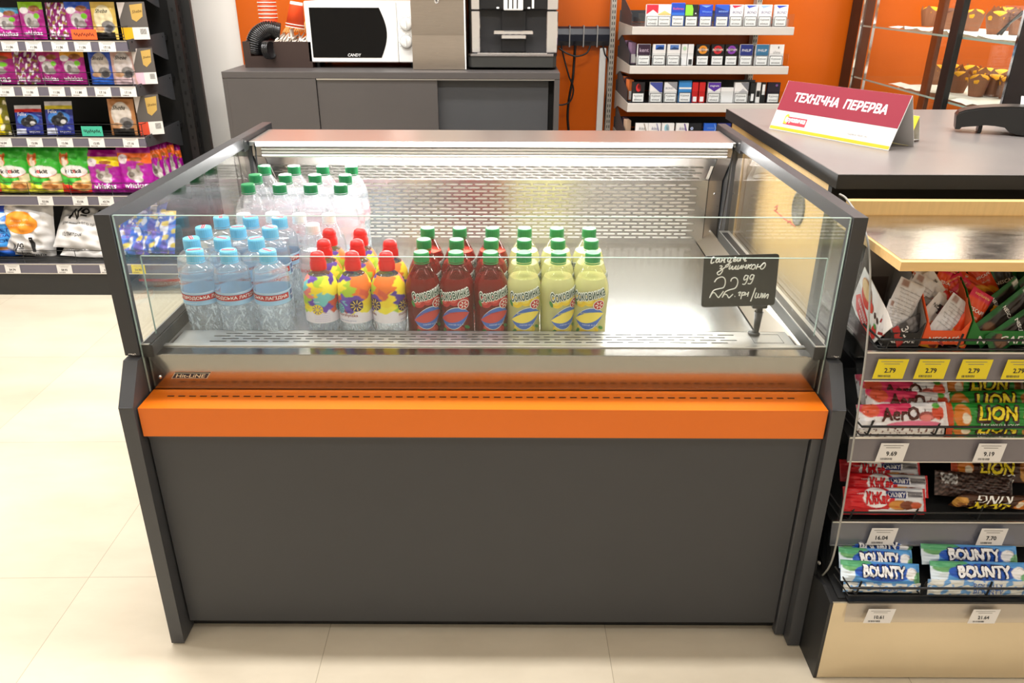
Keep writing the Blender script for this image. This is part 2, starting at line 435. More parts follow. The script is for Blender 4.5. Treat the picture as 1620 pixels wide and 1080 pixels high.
b = MB(); b.box(-1.318, 3.9, 4.02, 4.044, 0.0, 1.72, ORWALL); struct(b, 'trim_1')

# ------------------------------------------------------------------ the refrigerated counter
XL, XR = -0.72, 0.612; IL, IR = -0.693, 0.587
case = thing('refrigerated_counter', 'open graphite drinks cooler with glass sides and an orange bumper strip', 'display cooler', ((XL + XR) / 2, 1.75, 0))
cx, cy = (XL + XR) / 2, 1.75
def cpart(mb, name, lab=None):
    o = mb.build(name, case, (-cx, -cy, 0))
    if lab: o['label'] = lab
    return o
prof = [(1.229, 0.004), (1.239, 0.57), (1.291, 0.641), (2.28, 0.641), (2.28, 0.004)]
for x0, x1 in ((XL, IL), (IR, XR)):
    b = MB(); b.prism(prof, 0, x0, x1, GRAPH)
    b.tube([(x0 + .001, 1.238, .57), (x1 - .001, 1.238, .57)], .0012, GRAPH); cpart(b, 'side_panel')
for x0, x1, sgn in ((XL, IL, 1), (IR, XR, -1)):
    b = MB()
    b.prism([(1.302, 0.646), (1.302, 0.914), (2.03, 0.914), (2.03, 0.888), (1.326, 0.888), (1.326, 0.646)], 0, x0, x1, FRAMEM)
    b.box(x0, x1, 2.032, 2.29, 0.878, 0.9135, FRAMEM, 0.0015)
    b.box(x0, x1, 2.085, 2.28, 0.642, 0.878, FRAMEM)
    for k in range(5):
        b.add([(x0 + .005 + .003 * k + random.uniform(0, .002), 1.3015, 0.6475 + random.uniform(0, .004)), (x0 + .009 + .003 * k, 1.3015, 0.6465 + random.uniform(0, .004)), (x0 + .008 + .003 * k, 1.3015, 0.6505)], [(0, 1, 2)], WHITE)
    cpart(b, 'glass_frame')
    xm = IL - 0.008 if sgn > 0 else IR + 0.008
    b = MB(); b.box(xm - .003, xm + .003, 1.325, 2.086, 0.642, 0.889, SIDEGLASS); cpart(b, 'side_glass', 'clear glass side pane')
    xa, xb = (IL, IL + 0.022) if sgn > 0 else (IR - 0.022, IR)
    b = MB(); b.box(xa, xb, 1.312, 2.06, 0.637, 0.6635, BLACKM, 0.001)
    b.box(xa - .001 * sgn, xb - .006 * sgn, 1.312, 2.06, 0.6635, 0.6645, ALU)
    b.box(xa + .003, xb - .003, 1.318, 2.04, 0.6637, 0.6652, BLACKP); cpart(b, 'glass_channel')
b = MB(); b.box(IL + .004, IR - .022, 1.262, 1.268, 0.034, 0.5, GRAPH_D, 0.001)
b.box(IL + .004, IR - .022, 1.259, 1.262, 0.494, 0.498, GRAPH)
cpart(b, 'front_panel')
b = MB(); b.box(IR - .02, IR, 1.255, 1.275, 0.006, 0.5, GRAPH, 0.002); cpart(b, 'corner_trim')
b = MB(); b.box(IL, IR, 1.285, 1.30, 0.004, 0.034, SHADOWBOX); b.box(IL + .001, IR - .001, 1.272, 2.19, 0.034, 0.53, BLACKM); cpart(b, 'body')
b = MB(); b.prism([(1.2465, 0.565), (1.319, 0.566), (1.319, 0.55), (1.275, 0.545), (1.275, 0.505), (1.2465, 0.505)], 0, IL + .004, IR - .004, ORANGE)
bump_ = cpart(b, 'bumper', 'orange bumper strip')
b = MB()
for k in range(58):
    x = -0.652 + k * 0.0206; b.box(x, x + .0128, 1.2905, 1.2935, 0.566, 0.5664, SHADOWBOX)
b.build('vent_slots', bump_)
b = MB(); b.prism([(1.321, 0.55), (1.3205, 0.6385), (1.322, 0.64), (1.36, 0.64), (1.36, 0.634), (1.326, 0.634), (1.326, 0.55)], 0, IL + .001, IR - .001, STEEL_F)
fasc = cpart(b, 'front_fascia', 'brushed steel front fascia')
for x in (IL + .02,):
    b = MB(); b.lathe([(.004, 0), (.0035, .002), (0, .0025)], CHROME, 10, Matrix.Translation((x, 1.3205, .592)) @ Matrix.Rotation(PI / 2, 4, 'X')); b.build('screw', fasc)
b = MB(); S = plane(0)
p0 = atx(262, 602, 0); bx0, bx1 = -0.651, -0.577
poly(b, lambda x, z: (x, 1.3195, z), [(bx0, .5895), (bx0 + .0085, .6015), (bx1 + .002, .6015), (bx1 - .006, .5895)], (236, 226, 200), eps=.0006)
poly(b, lambda x, z: (x, 1.3195, z), [(bx0 + .0016, .5903), (bx0 + .0093, .6008), (bx1, .6008), (bx1 - .0068, .5903)], (24, 18, 40), eps=.0009)
text(b, lambda x, z: (x, 1.3195, z), 'Hit-LiNE', (bx0 + bx1) / 2 + .001, .5955, w=.058, h=.0072, col=(240, 226, 190), bold=.035, shear=.35, eps=.0013)
b.build('badge', fasc)['label'] = 'small dark slanted nameplate'
# panes in front
b = MB(); b.box(IL + .002, IR - .002, 1.307, 1.313, 0.567, 0.911, GLASS)
b.box(IL + .002, IR - .002, 1.3072, 1.3128, 0.9112, 0.9118, GEDGE)
for x in (IL + .0012, IR - .0018): b.box(x, x + .0006, 1.3072, 1.3128, 0.567, 0.911, GEDGE)
cpart(b, 'front_glass', 'clear outer front glass pane')
b = MB(); b.box(-.683, .579, 1.3585, 1.3635, 0.641, 0.8205, GLASS)
b.box(-.683, .579, 1.3587, 1.3633, 0.8207, 0.8212, GEDGE)
for x in (-.6837, .5792): b.box(x, x + .0006, 1.3587, 1.3633, 0.641, 0.8205, GEDGE)
cpart(b, 'inner_glass', 'clear lower inner glass pane')
b = MB(); b.box(-.683, .579, 1.355, 1.367, 0.636, 0.6425, ALU, 0.001); cpart(b, 'glass_clamp')

def perf(mb, P, u0, u1, v0, v1, pu, pv, ln, ht, m, stag=True):
    "sheet with real stadium-shaped slots cut through it; P(u, v) -> point"
    nr = int((v1 - v0) / pv + .5); pv = (v1 - v0) / nr
    def quad(a, b_, c, d): mb.add([P(a, c), P(b_, c), P(b_, d), P(a, d)], [(0, 1, 2, 3)], m)
    for r in range(nr):
        va, vb = v0 + r * pv, v0 + (r + 1) * pv; off = pu / 2 if (stag and r % 2) else 0.0
        n = int((u1 - u0 - off) / pu); a0 = u0 + off
        if off: quad(u0, a0, va, vb)
        if a0 + n * pu < u1 - 1e-6: quad(a0 + n * pu, u1, va, vb)
        for k in range(n):
            cu, cv = a0 + (k + .5) * pu, (va + vb) / 2; h = ht; l = ln
            inn = [(-l / 2, -h / 4), (-l / 2 + h / 2, -h / 2), (l / 2 - h / 2, -h / 2), (l / 2, -h / 4), (l / 2, h / 4), (l / 2 - h / 2, h / 2), (-l / 2 + h / 2, h / 2), (-l / 2, h / 4)]
            X, Q = pu / 2, pv / 2
            out = [(-X, -Q / 2), (-X, -Q), (X, -Q), (X, -Q / 2), (X, Q / 2), (X, Q), (-X, Q), (-X, Q / 2)]
            mb.add([P(cu + a, cv + c) for a, c in out] + [P(cu + a, cv + c) for a, c in inn],
                   [(i, (i + 1) % 8, 8 + (i + 1) % 8, 8 + i) for i in range(8)], m)
ZT0, ZT1 = 0.583, 0.599          # tray floor, front and back
b = MB(); b.box(-.665, .555, 1.3675, 1.384, .634, .6355, STEEL_R); b.box(-.665, .555, 1.434, 1.4445, .634, .6355, STEEL_R)
perf(b, lambda u, v: (u, v, .6355), -.60, .465, 1.384, 1.434, .0412, .0125, .033, .0036, STEEL_R, True)
b.add([(-.665, 1.384, .6355), (-.60, 1.384, .6355), (-.60, 1.434, .6355), (-.665, 1.434, .6355), (.465, 1.384, .6355), (.555, 1.384, .6355), (.555, 1.434, .6355), (.465, 1.434, .6355)], [(0, 1, 2, 3), (4, 5, 6, 7)], STEEL_R)
b.box(-.665, .555, 1.443, 1.4445, ZT0, .6355, STEEL_R)
b.box(-.66, .55, 1.38, 1.44, .60, .602, SHADOWBOX)
for x in (.478, .536): b.box(x, x + .0007, 1.39, 1.432, .6356, .6359, BLACKM)
for y in (1.39, 1.4313): b.box(.478, .5367, y, y + .0007, .6356, .6359, BLACKM)
cpart(b, 'air_grille', 'slotted steel air grille along the front')
b = MB(); b.add([(-.64, 1.4445, ZT0), (.53, 1.4445, ZT0), (.53, 2.15, ZT1), (-.64, 2.15, ZT1), (-.64, 1.4445, ZT0 - .004), (.53, 1.4445, ZT0 - .004), (.53, 2.15, ZT1 - .004), (-.64, 2.15, ZT1 - .004)],
                [(0, 1, 2, 3), (7, 6, 5, 4), (0, 4, 5, 1), (1, 5, 6, 2), (2, 6, 7, 3), (3, 7, 4, 0)], STEEL)
cpart(b, 'tray', 'brushed steel tray floor')
for sx, xa, xb in ((-1, -.642, -.672), (1, .532, .567)):
    b = MB(); v = [(xa, 1.3675, .6355 if 0 else ZT0 + .002), (xa, 2.15, ZT1 + .002), (xb, 2.15, .638), (xb, 1.3675, .638)]
    b.add(v, [(0, 1, 2, 3) if sx < 0 else (3, 2, 1, 0)], STEEL_D)
    b.box(xa - .001, xa + .001, 1.4445, 2.14, ZT0, ZT0 + .0035, SHADOWBOX); cpart(b, 'tray_side')
BP = [(2.15, ZT1), (2.15, .781), (2.103, .834), (2.086, .856)]
b = MB()
b.box(-.66, .545, 2.15, 2.1512, ZT1, .612, STEEL); b.box(-.66, .545, 2.15, 2.1512, .774, .781, STEEL)
perf(b, lambda u, v: (u, 2.15, v), -.655, .535, .612, .774, .0405, .0101, .0345, .0046, STEEL, True)
b.add([(.535, 2.15, .612), (.545, 2.15, .612), (.545, 2.15, .774), (.535, 2.15, .774)], [(0, 1, 2, 3)], STEEL)
sl = (Vector((2.103, .834)) - Vector((2.15, .781)))
perf(b, lambda u, v: (u, 2.15 + sl.x * v, .781 + sl.y * v), -.655, .535, .06, .94, .0405, .16, .0345, .075, STEEL, True)
b.add([(-.66, 2.15, .781), (.545, 2.15, .781), (.545, 2.15 + sl.x * .06, .781 + sl.y * .06), (-.66, 2.15 + sl.x * .06, .781 + sl.y * .06),
       (-.66, 2.15 + sl.x * .94, .781 + sl.y * .94), (.545, 2.15 + sl.x * .94, .781 + sl.y * .94), (.545, 2.086, .856), (-.66, 2.086, .856)], [(0, 1, 2, 3), (4, 5, 6, 7)], STEEL)
cpart(b, 'back_panel', 'perforated steel back panel with rows of slots')
b = MB(); b.box(-.66, .545, 2.1545, 2.158, ZT1, .78, WHITE); b.add([(-.66, 2.1545, .781), (.545, 2.1545, .781), (.545, 2.092, .853), (-.66, 2.092, .853)], [(0, 1, 2, 3)], WHITE); cpart(b, 'back_liner')
for xa, xb in ((IL + .004, -.662), (.547, IR - .004)):
    b = MB(); t = .0015
    b.prism(BP + [(2.09, .858), (2.107, .836), (2.153, .783), (2.153, ZT1)], 0, xa, xb, STEEL_D)
    xs = (xa + xb) / 2
    for z in (.635, .745):
        b.lathe([(.0035, 0), (.003, .0015), (0, .002)], CHROME, 10, Matrix.Translation((xs, 2.15, z)) @ Matrix.Rotation(PI / 2, 4, 'X'))
    cpart(b, 'end_plate')
b = MB(); b.box(IL, IR, 2.19, 2.275, 0.034, .876, GRAPH); cpart(b, 'rear_housing')
b = MB(); b.box(IL + .002, IR - .002, 2.062, 2.245, .889, .9005, STEEL_P, .0015); b.box(IL + .002, IR - .002, 2.085, 2.245, .858, .889, STEEL_D)
can = cpart(b, 'canopy', 'brushed steel top shelf')
b = MB(); b.tube([(IL + .022, 2.058, .8945), (IR - .014, 2.058, .8945)], .0062, LED, 10); b.build('lamp_tube', can)['label'] = 'lit white lamp strip'
b = MB()
for z in (.8785, .8705, .8625):
    b.tube([(IL + .03, 2.074, z), (IR - .02, 2.074, z)], .0034, ALU, 10)
b.box(IL + .03, IR - .02, 2.0765, 2.084, .857, .882, ALU); b.build('night_blind', can)
for x in (IL + .018, IR - .012):
    b = MB(); b.tube([(x, 2.06, .895), (x + .002, 2.056, .88), (x, 2.058, .85), (x - .001, 2.062, .76), (x - .004, 2.075, .665)], .0022, BLACKP, 6); b.build('lamp_cable', can)
area('cooler_lamp', (cx, 2.045, .884), 1.2, .02, 9.0, (1, .99, .97), (math.radians(-32), 0, 0))
# scuffs / dust specks on the glass front of the bumper
# ------------------------------------------------------------------ bottles in the cooler
def tray_z(y): return ZT0 + (ZT1 - ZT0) * (y - 1.4445) / (2.15 - 1.4445) + .0006
def rint(prof):
    zs = [p[1] for p in prof]; rs = [p[0] for p in prof]
    def r(z):
        for i in range(len(zs) - 1):
            if zs[i] <= z <= zs[i + 1] and zs[i + 1] > zs[i]: return rs[i] + (rs[i + 1] - rs[i]) * (z - zs[i]) / (zs[i + 1] - zs[i])
        return rs[-1]
    return r
def csurf(prof, R):
    r = rint(prof)
    def S(x, z):
        a = x / R; q = r(z); return (q * math.sin(a), -q * math.cos(a), z)
    return S
def smooth_prof(P, n=4):
    out = []
    for i in range(len(P) - 1):
        p0 = P[max(i - 1, 0)]; p1 = P[i]; p2 = P[i + 1]; p3 = P[min(i + 2, len(P) - 1)]
        for k in range(n):
            t = k / n
            q = [0.5 * (2 * p1[a] + (p2[a] - p0[a]) * t + (2 * p0[a] - 5 * p1[a] + 4 * p2[a] - p3[a]) * t * t + (3 * p1[a] - p0[a] - 3 * p2[a] + p3[a]) * t ** 3) for a in (0, 1)]
            out.append((max(q[0], 0), q[1]))
    out.append(P[-1]); out = [out[0]] + [b for a, b in zip(out, out[1:]) if b[1] > a[1] - 1e-9 or b[0] > .02]
    return out
WATER = clear_mat('still_water', (0.975, 0.988, 0.998), edge=(0.88, 0.95, 1.0), ior=1.45, bump=2.2, bscale=48, milk=0.16, sparkle=0.62, refr=0.75, rior=1.16)
WATER_T = clear_mat('water_seen_through_smooth_plastic', (0.965, 0.985, 1.0), edge=(0.82, 0.9, 0.97), ior=1.33, milk=0.12, refr=0.5, rior=1.12)
PET = clear_mat('clear_bottle_plastic', (0.985, 0.99, 0.995), edge=(0.95, 0.97, 1.0), ior=1.4, milk=0.07)
JUICE_R = mat('red_drink', (150, 26, 20), 0.12, trans=0.5, ior=1.2, var=0.06, scale=18, coat=0.4)
JUICE_RT = clear_mat('red_tinted_plastic', (0.62, 0.22, 0.18), edge=(0.3, 0.03, 0.03), ior=1.4, milk=0.1)
JUICE_Y = mat('lemon_drink', (234, 231, 164), 0.12, trans=0.45, ior=1.2, var=0.04, scale=18, coat=0.4)
JUICE_YT = clear_mat('lemon_tinted_plastic', (0.93, 0.93, 0.78), edge=(0.85, 0.85, 0.6), ior=1.4, milk=0.12)
CAPM = {k: mat('cap_' + k, c, .35, var=.03, scale=40) for k, c in dict(green=(46, 150, 84), deepgreen=(24, 124, 72), blue=(112, 196, 236), red=(212, 24, 22), white=(246, 246, 246)).items()}
def cap_mb(r, h, m, z0, dome=False, ribs=40):
    mb = MB()
    if dome:
        P = [(r * 1.0, z0), (r * 1.0, z0 + h * .4), (r * .9, z0 + h * .46), (r * .9, z0 + h * .7), (r * .78, z0 + h * .88), (r * .45, z0 + h * .98), (0, z0 + h)]
        mb.lathe(P, m, 28)
        mb.tube([(r * .905 * math.cos(a), r * .905 * math.sin(a), z0 + h * .6) for a in [i * PI / 12 for i in range(24)]], .0006, m, 5, closed=True)
    else:
        mb.lathe([(r * 1.04, z0 - .0035), (r * 1.04, z0 - .001)], m, 32)
        P = [(0, z0), (r, z0), (r, z0 + h * .85), (r * .93, z0 + h), (r * .9, z0 + h), (0, z0 + h)]
        mb.lathe(P, m, 64, wob=lambda a, z: .012 * math.sin(ribs * a) if z < z0 + h * .86 else 0, smooth=False)
        mb.lathe([(r * 1.015, z0 + h * .28), (r * 1.015, z0 + h * .33)], m, 32)
    return mb
def bottle(name, label, cat, prof, fill_z, liq, air, cap, cap_lab, labelfn, group, texz=None, liq2=None):
    root = thing(name, label, cat, (0, 0, 0), (0, 0, 0), group)
    lo = [p for p in prof if p[1] < fill_z]; r = rint(prof); rf = r(fill_z)
    b = MB()
    if texz and liq2:
        a = [p for p in lo if p[1] < texz] + [(r(texz), texz)]
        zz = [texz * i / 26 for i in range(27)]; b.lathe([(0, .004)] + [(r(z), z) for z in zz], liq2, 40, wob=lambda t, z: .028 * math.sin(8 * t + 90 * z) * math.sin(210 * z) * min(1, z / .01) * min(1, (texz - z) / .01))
        b.lathe([(r(texz), texz)] + [p for p in lo if p[1] > texz] + [(rf, fill_z)], liq, 28)
    else: b.lathe([(0, .004)] + lo + [(rf, fill_z)], liq, 28)
    b.lathe([(rf, fill_z), (0, fill_z)], liq, 28)
    b.lathe([(rf, fill_z)] + [p for p in prof if p[1] > fill_z], air, 28)
    b.build('bottle_body', root)
    c = cap.build('cap', root); c['label'] = cap_lab
    if labelfn:
        for nm, mb, lb in labelfn(): mb.build(nm, root)['label'] = lb
    return root
ROWN = {0: 'front row', 1: 'second row', 2: 'third row', 3: 'back row'}

# --- juice drinks
P_SOK = smooth_prof([(.026, 0), (.0325, .003), (.0342, .010), (.0338, .045), (.0335, .075), (.0345, .097), (.0362, .118), (.0350, .136), (.031, .150), (.024, .164), (.0165, .176), (.0135, .180), (.0133, .190)])
S_SOK = csurf(P_SOK, .034)
def sok_label(kind):
    def fn():
        b = MB(); R = kind == 'red'; S = lambda x, z: S_SOK(x * 1.14, .080 + (z - .066) * 1.2 - .0025)
        fruit = (196, 44, 40) if R else (244, 206, 40); fruit2 = (226, 96, 84) if R else (250, 226, 92)
        for (x, z, rx, rz) in ((-.017, .094, .011, .011), (.0, .097, .012, .01), (.016, .093, .01, .01), (-.012, .046, .011, .008), (.006, .042, .012, .008)):
            disc(b, S, x, z, rx, rz, fruit, eps=.0006); disc(b, S, x - .002, z + .001, rx * .6, rz * .6, fruit2, eps=.0009)
        for (x, z, rot) in ((-.027, .09, 1.9), (.007, .104, .5), (.023, .046, -.5), (-.021, .04, .9)):
            disc(b, S, x, z, .006, .0028, (62, 140, 60), eps=.0008, rot=rot)
        def lens(e, s, col, a=0., top=1., bot=1.):
            up = [(-.027 + .054 * t, .066 + .006 * (2 * t - 1) + s * .017 * top * math.sin(PI * t) ** .8) for t in [i / 10 for i in range(11)]]
            dn = [(-.027 + .054 * t, .066 + .006 * (2 * t - 1) - s * .021 * bot * math.sin(PI * t) ** .8) for t in [i / 10 for i in range(10, -1, -1)]]
            n = 11
            v = []
            for k in range(n):
                for q in range(5):
                    u0, d0 = up[k], dn[n - 1 - k]; w = q / 4
                    p, nn = nrm(S, d0[0] + (u0[0] - d0[0]) * w, d0[1] + (u0[1] - d0[1]) * w); v.append(p + nn * e)
            f = [(k * 5 + q, (k + 1) * 5 + q, (k + 1) * 5 + q + 1, k * 5 + q + 1) for k in range(n - 1) for q in range(4)]
            b.add(v, f, PAPER, True, col)
        lens(.0012, 1.07, (246, 246, 240)); lens(.0015, 1.0, (70, 112, 196)); lens(.0018, 1.0, fruit2 if not R else (206, 74, 66), top=.55, bot=.45)
        text(b, S, 'зі смаком', -.006, .0745, w=.02, h=.0032, col=(250, 236, 120) if not R else (190, 50, 60), eps=.0021, rot=.15, bold=.02)
        text(b, S, 'напій 0,5 л', .002, .0525, w=.026, h=.003, col=(236, 240, 250), eps=.0021)
        disc(b, S, .0155, .0895, .0098, .0092, (248, 246, 240), eps=.0022); disc(b, S, .0155, .0895, .0086, .0080, (196, 40, 36), eps=.0025)
        for k in range(6):
            a = k * PI / 3; disc(b, S, .0155 + .0045 * math.cos(a), .0895 + .0043 * math.sin(a), .0026, .0011, (250, 240, 230), eps=.0028, n=8, rings=1, rot=a)
        for e, bo, c in ((.0014, .19, (244, 246, 240)), (.0022, .02, (16, 66, 40))):
            text(b, S, 'Соковинка', -.001, .1075, w=.054, h=.0165, cuts=2, col=c, bold=bo, shear=.12, eps=e, rot=.22)
        # back print: barcode block
        patch(b, S, .068, .082, .045, .085, 4, 1, (240, 240, 236), eps=.0008)
        for k in range(9): patch(b, S, .0695 + k * .0013, .0695 + k * .0013 + .0006, .05, .08, 1, 1, (30, 30, 30), eps=.0012)
        return [('label', b, 'printed fruit label')]
    return fn
def place_grid(proto, spots, desc, group):
    for i, (x, y, a, lab) in enumerate(spots):
        if i == 0:
            proto.location = (x, y, tray_z(y)); proto.rotation_euler = (0, 0, a); proto['label'] = lab; proto['group'] = group
        else: dup(proto, (x, y, tray_z(y)), (0, 0, a), lab, group)
COLN3 = ('leftmost', 'middle', 'rightmost')
def sok(kind, liq, air, px0, rots):
    g = 'red fruit drinks in the cooler' if kind == 'red' else 'lemon drinks in the cooler'
    pr = bottle('drink_bottle', 'x', 'bottle', P_SOK, .156, liq, air, cap_mb(.0155, .0185, CAPM['green'], .187), 'green screw cap', sok_label(kind), g)
    sp = []
    for r in range(3):
        for c in range(3):
            y = 1.486 + r * .078
            x = atz(px0[r][c], (410, 391.5, 373.5)[r], .777).x
            word = ('dark red fruit drink' if kind == 'red' else 'pale yellow lemon drink')
            sp.append((x, y, rots[r * 3 + c], f'green-capped bottle of {word}, {ROWN[r] if r < 2 else "back row"}, {COLN3[c]} of its three'))
    place_grid(pr, sp, None, g)
sok('red', JUICE_R, JUICE_RT, ((666, 721, 776), (670, 722, 777), (676, 727, 779)), (.42, -.1, .3, .5, .6, .4, .6, .5, .2))
sok('yellow', JUICE_Y, JUICE_YT, ((829, 884, 938), (829.5, 883, 935.5), (830, 881, 932)), (.15, .5, -.15, .7, .8, .7, .8, .9, -.9))

# --- still water with pale blue caps
P_MIR = smooth_prof([(.027, 0), (.0335, .004), (.0345, .014), (.0338, .037), (.0326, .063), (.0337, .085), (.0357, .105), (.0360, .125), (.0362, .140), (.0358, .154), (.0348, .165), (.0318, .1745), (.0262, .1815), (.0195, .187), (.0152, .1905), (.0148, .197)])
S_MIR = csurf(P_MIR, .0355)
def mir_label():
    b = MB(); S = S_MIR
    patch(b, S, -.1115, .1115, .108, .1345, 44, 4, (164, 206, 240), eps=.0005)
    patch(b, S, -.1115, .1115, .1315, .1345, 44, 1, (196, 222, 246), eps=.0009)
    patch(b, S, -.068, .068, .1175, .1295, 28, 1, (190, 44, 48), eps=.001)
    text(b, S, 'МИРГОРОДСЬКА ЛАГІДНА', 0, .1235, w=.126, h=.0075, col=(250, 248, 248), bold=.05, eps=.0016)
    text(b, S, 'мінеральна', -.02, .1125, w=.022, h=.0035, col=(240, 246, 252), eps=.0012)
    patch(b, S, .0735, .092, .111, .132, 4, 2, (90, 110, 170), eps=.0011); patch(b, S, .0745, .091, .1195, .1225, 4, 1, (210, 214, 236), eps=.0014)
    return [('label', b, 'pale blue label with red band')]
cb = cap_mb(.0168, .021, CAPM['blue'], .1915)
patch(cb, lambda x, z: (x, z, .2127), -.013, .013, -.0042, .0042, 1, 1, (240, 236, 240), eps=.0003); patch(cb, lambda x, z: (x, z, .2127), -.0125, .0125, -.0036, .0036, 1, 1, (206, 62, 84), eps=.0006)
text(cb, lambda x, z: (x, z, .2127), 'миргород', 0, 0, w=.02, h=.003, col=(250, 240, 244), eps=.0009)
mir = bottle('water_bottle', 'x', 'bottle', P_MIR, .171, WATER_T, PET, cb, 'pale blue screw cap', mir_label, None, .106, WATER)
spx = [((308.6, 362, 424), 404, 1.472), ((304, 352.5, 406), 387.6, 1.546), ((323, 377.5, 428), 370, 1.62), ((351, 397.5, 443), 354.6, 1.694)]
sp = []; rr = (1.95, 1.63, .95, .6, 1.2, 2.4, .3, 1.8, 1.0, .4, 2.0, 1.1)
for r, (xs, py, y) in enumerate(spx):
    for c in range(3):
        x = at(xs[c], py, y).x
        sp.append((x, y, rr[r * 3 + c] - 1.63, f'clear water bottle with pale blue cap, {ROWN[r]}, {COLN3[c]} of the three'))
place_grid(mir, sp, None, 'blue-capped water bottles in the cooler')

# --- children's water with red caps and painted sleeves
P_KID = smooth_prof([(r_, z_ * 1.03) for r_, z_ in [(.026, 0), (.0325, .004), (.0338, .015), (.033, .035), (.0338, .05), (.0345, .07), (.0348, .10), (.0346, .120), (.0325, .137), (.0255, .1515), (.0168, .1605), (.0138, .166), (.0135, .175)]])
S_KID = csurf(P_KID, .034)
KC = [(108, 66, 178), (240, 120, 40), (250, 220, 40), (176, 206, 50), (238, 130, 120), (120, 200, 200), (84, 50, 150), (250, 232, 60), (222, 92, 60)]
rk = random.Random(5); KP = [(rk.uniform(0, 1), rk.uniform(0, 1), rk.choice(KC)) for _ in range(44)]
def kid_fn(u, v):
    u0, v0 = u, v; u = (u + .022 * math.sin(31 * v) + .01 * math.sin(70 * v)) % 1.0; v = v + .03 * math.sin(40 * u0) + .015 * math.sin(83 * u0)
    if v0 < .2: v = v0
    if v < .24 + .012 * math.sin(90 * u): return (240, 232, 240)
    if .40 < u < .60 and v < .62 and u < .60:
        if .41 < u < .49 and .3 < v < .6: return (108, 76, 188) if not (.455 < u and .42 < v < .52) else (120, 196, 206)
    best = min(KP, key=lambda p: (min(abs(p[0] - u), 1 - abs(p[0] - u)) * 2.1) ** 2 + (p[1] - v) ** 2)
    return best[2]
def kid_label():
    b = MB(); S = S_KID
    patch(b, S, -.1068, .1068, .065, .1605, 120, 64, (255, 255, 255), eps=.0006, fn=kid_fn)
    for x0, z0, r0, c in ((.016, .104, .013, (58, 40, 100)), (-.02, .095, .011, (120, 200, 200)), (.075, .10, .012, (58, 40, 100)), (-.07, .095, .011, (250, 220, 40))):
        disc(b, S, x0, z0, r0, r0, c, eps=.0010)
        for k in range(9):
            a = k * 2 * PI / 9; disc(b, S, x0 + r0 * .6 * math.cos(a), z0 + r0 * .6 * math.sin(a), r0 * .36, r0 * .07, (250, 214, 70) if c[0] < 100 else (84, 60, 170), eps=.0014, n=8, rings=1, rot=a)
    for x0 in (-.004, .085):
        text(b, S, 'junior', x0 + .002, .0905, w=.02, h=.0062, col=(44, 60, 130), bold=.02, eps=.0014)
        text(b, S, 'morshynska', x0, .082, w=.042, h=.0085, col=(150, 70, 50), bold=.01, eps=.0014)
        text(b, S, 'вода питна дитяча', x0, .0705, w=.034, h=.0024, col=(110, 130, 180), eps=.0014)
    for k in range(5): text(b, S, 'склад вода артезіанська', -.062, .086 - .004 * k, w=.03, h=.0018, col=(150, 120, 190), eps=.0014)
    text(b, S, 'Puzzle', -.07, .112, w=.012, h=.0028, col=(240, 236, 250), eps=.0014, bold=.02)
    return [('label', b, 'painted sleeve of purple, yellow and orange shapes')]
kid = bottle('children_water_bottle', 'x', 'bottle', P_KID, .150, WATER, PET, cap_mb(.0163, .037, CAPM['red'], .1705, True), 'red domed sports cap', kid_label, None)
spx = [((502, 557, 611), 405, 1.482, .79 - .005), ((512.5, 565, 617), 389, 1.556, 0), ((521, 570), 372, 1.63, 0)]
sp = []; rr = (2.0, -.25, -1.2, 1.2, .6, -.9, .7, 1.1)
k = 0
for r, (xs, py, y, _) in enumerate(spx):
    for c, px in enumerate(xs):
        nm = COLN3[c] if r < 2 else ('left', 'right')[c]
        sp.append((at(px, py, y).x, y, rr[k], f"children's water bottle in a bright sleeve with red cap, {ROWN[r] if r < 2 else 'back row'}, {nm} one")); k += 1
place_grid(kid, sp, None, 'red-capped water bottles in the cooler')

# --- tall water bottles with green caps, smaller ones with white caps
P_BIG = smooth_prof([(.029, 0), (.036, .004), (.0375, .014), (.0368, .06), (.0352, .085), (.0372, .105), (.038, .13), (.038, .165), (.0375, .182), (.034, .202), (.026, .222), (.0165, .2365), (.0145, .2395), (.014, .246)])
S_BIG = csurf(P_BIG, .0375)
PINKF = clear_mat('pale_printed_film', (0.98, 0.9, 0.9), edge=(0.95, 0.72, 0.72), milk=0.45)
def big_label():
    b = MB(); S = S_BIG
    patch(b, S, -.1175, .1175, .125, .166, 40, 3, eps=.0005, m=PINKF)
    for x0 in (-.055, .055):
        text(b, S, 'Моршинська', x0, .147, w=.07, h=.017, col=(222, 120, 130), bold=.02, mirror=True, eps=.0012)
        for k, (dx, dz, ro) in enumerate(((0, .113, .5), (.007, .118, .9), (-.006, .109, .2))): disc(b, S, x0 + .03 + dx, dz, .006, .0025, (40, 120, 66), eps=.001, rot=ro)
    return [('label', b, 'pale pink film label')]
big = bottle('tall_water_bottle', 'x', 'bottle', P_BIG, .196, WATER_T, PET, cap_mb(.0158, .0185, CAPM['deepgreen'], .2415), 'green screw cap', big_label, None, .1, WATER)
spx = [((392, 442, 491, 538.6), 293, 1.795), ((403.6, 451, 498, 546), 278, 1.885), ((418, 465, 510.5, 556), 266.5, 1.975)]
sp = []; COLN4 = ('leftmost', 'second from left', 'second from right', 'rightmost')
for r, (xs, py, y) in enumerate(spx):
    for c, px in enumerate(xs):
        sp.append((at(px, py, y).x, y, (.2, -.3, .4, .1, .9, .5, -.4, .3, 0, .7, .2, -.2)[r * 4 + c], f'tall green-capped water bottle, {("front", "middle", "back")[r]} row, {COLN4[c]} of four'))
place_grid(big, sp, None, 'tall green-capped water bottles in the cooler')
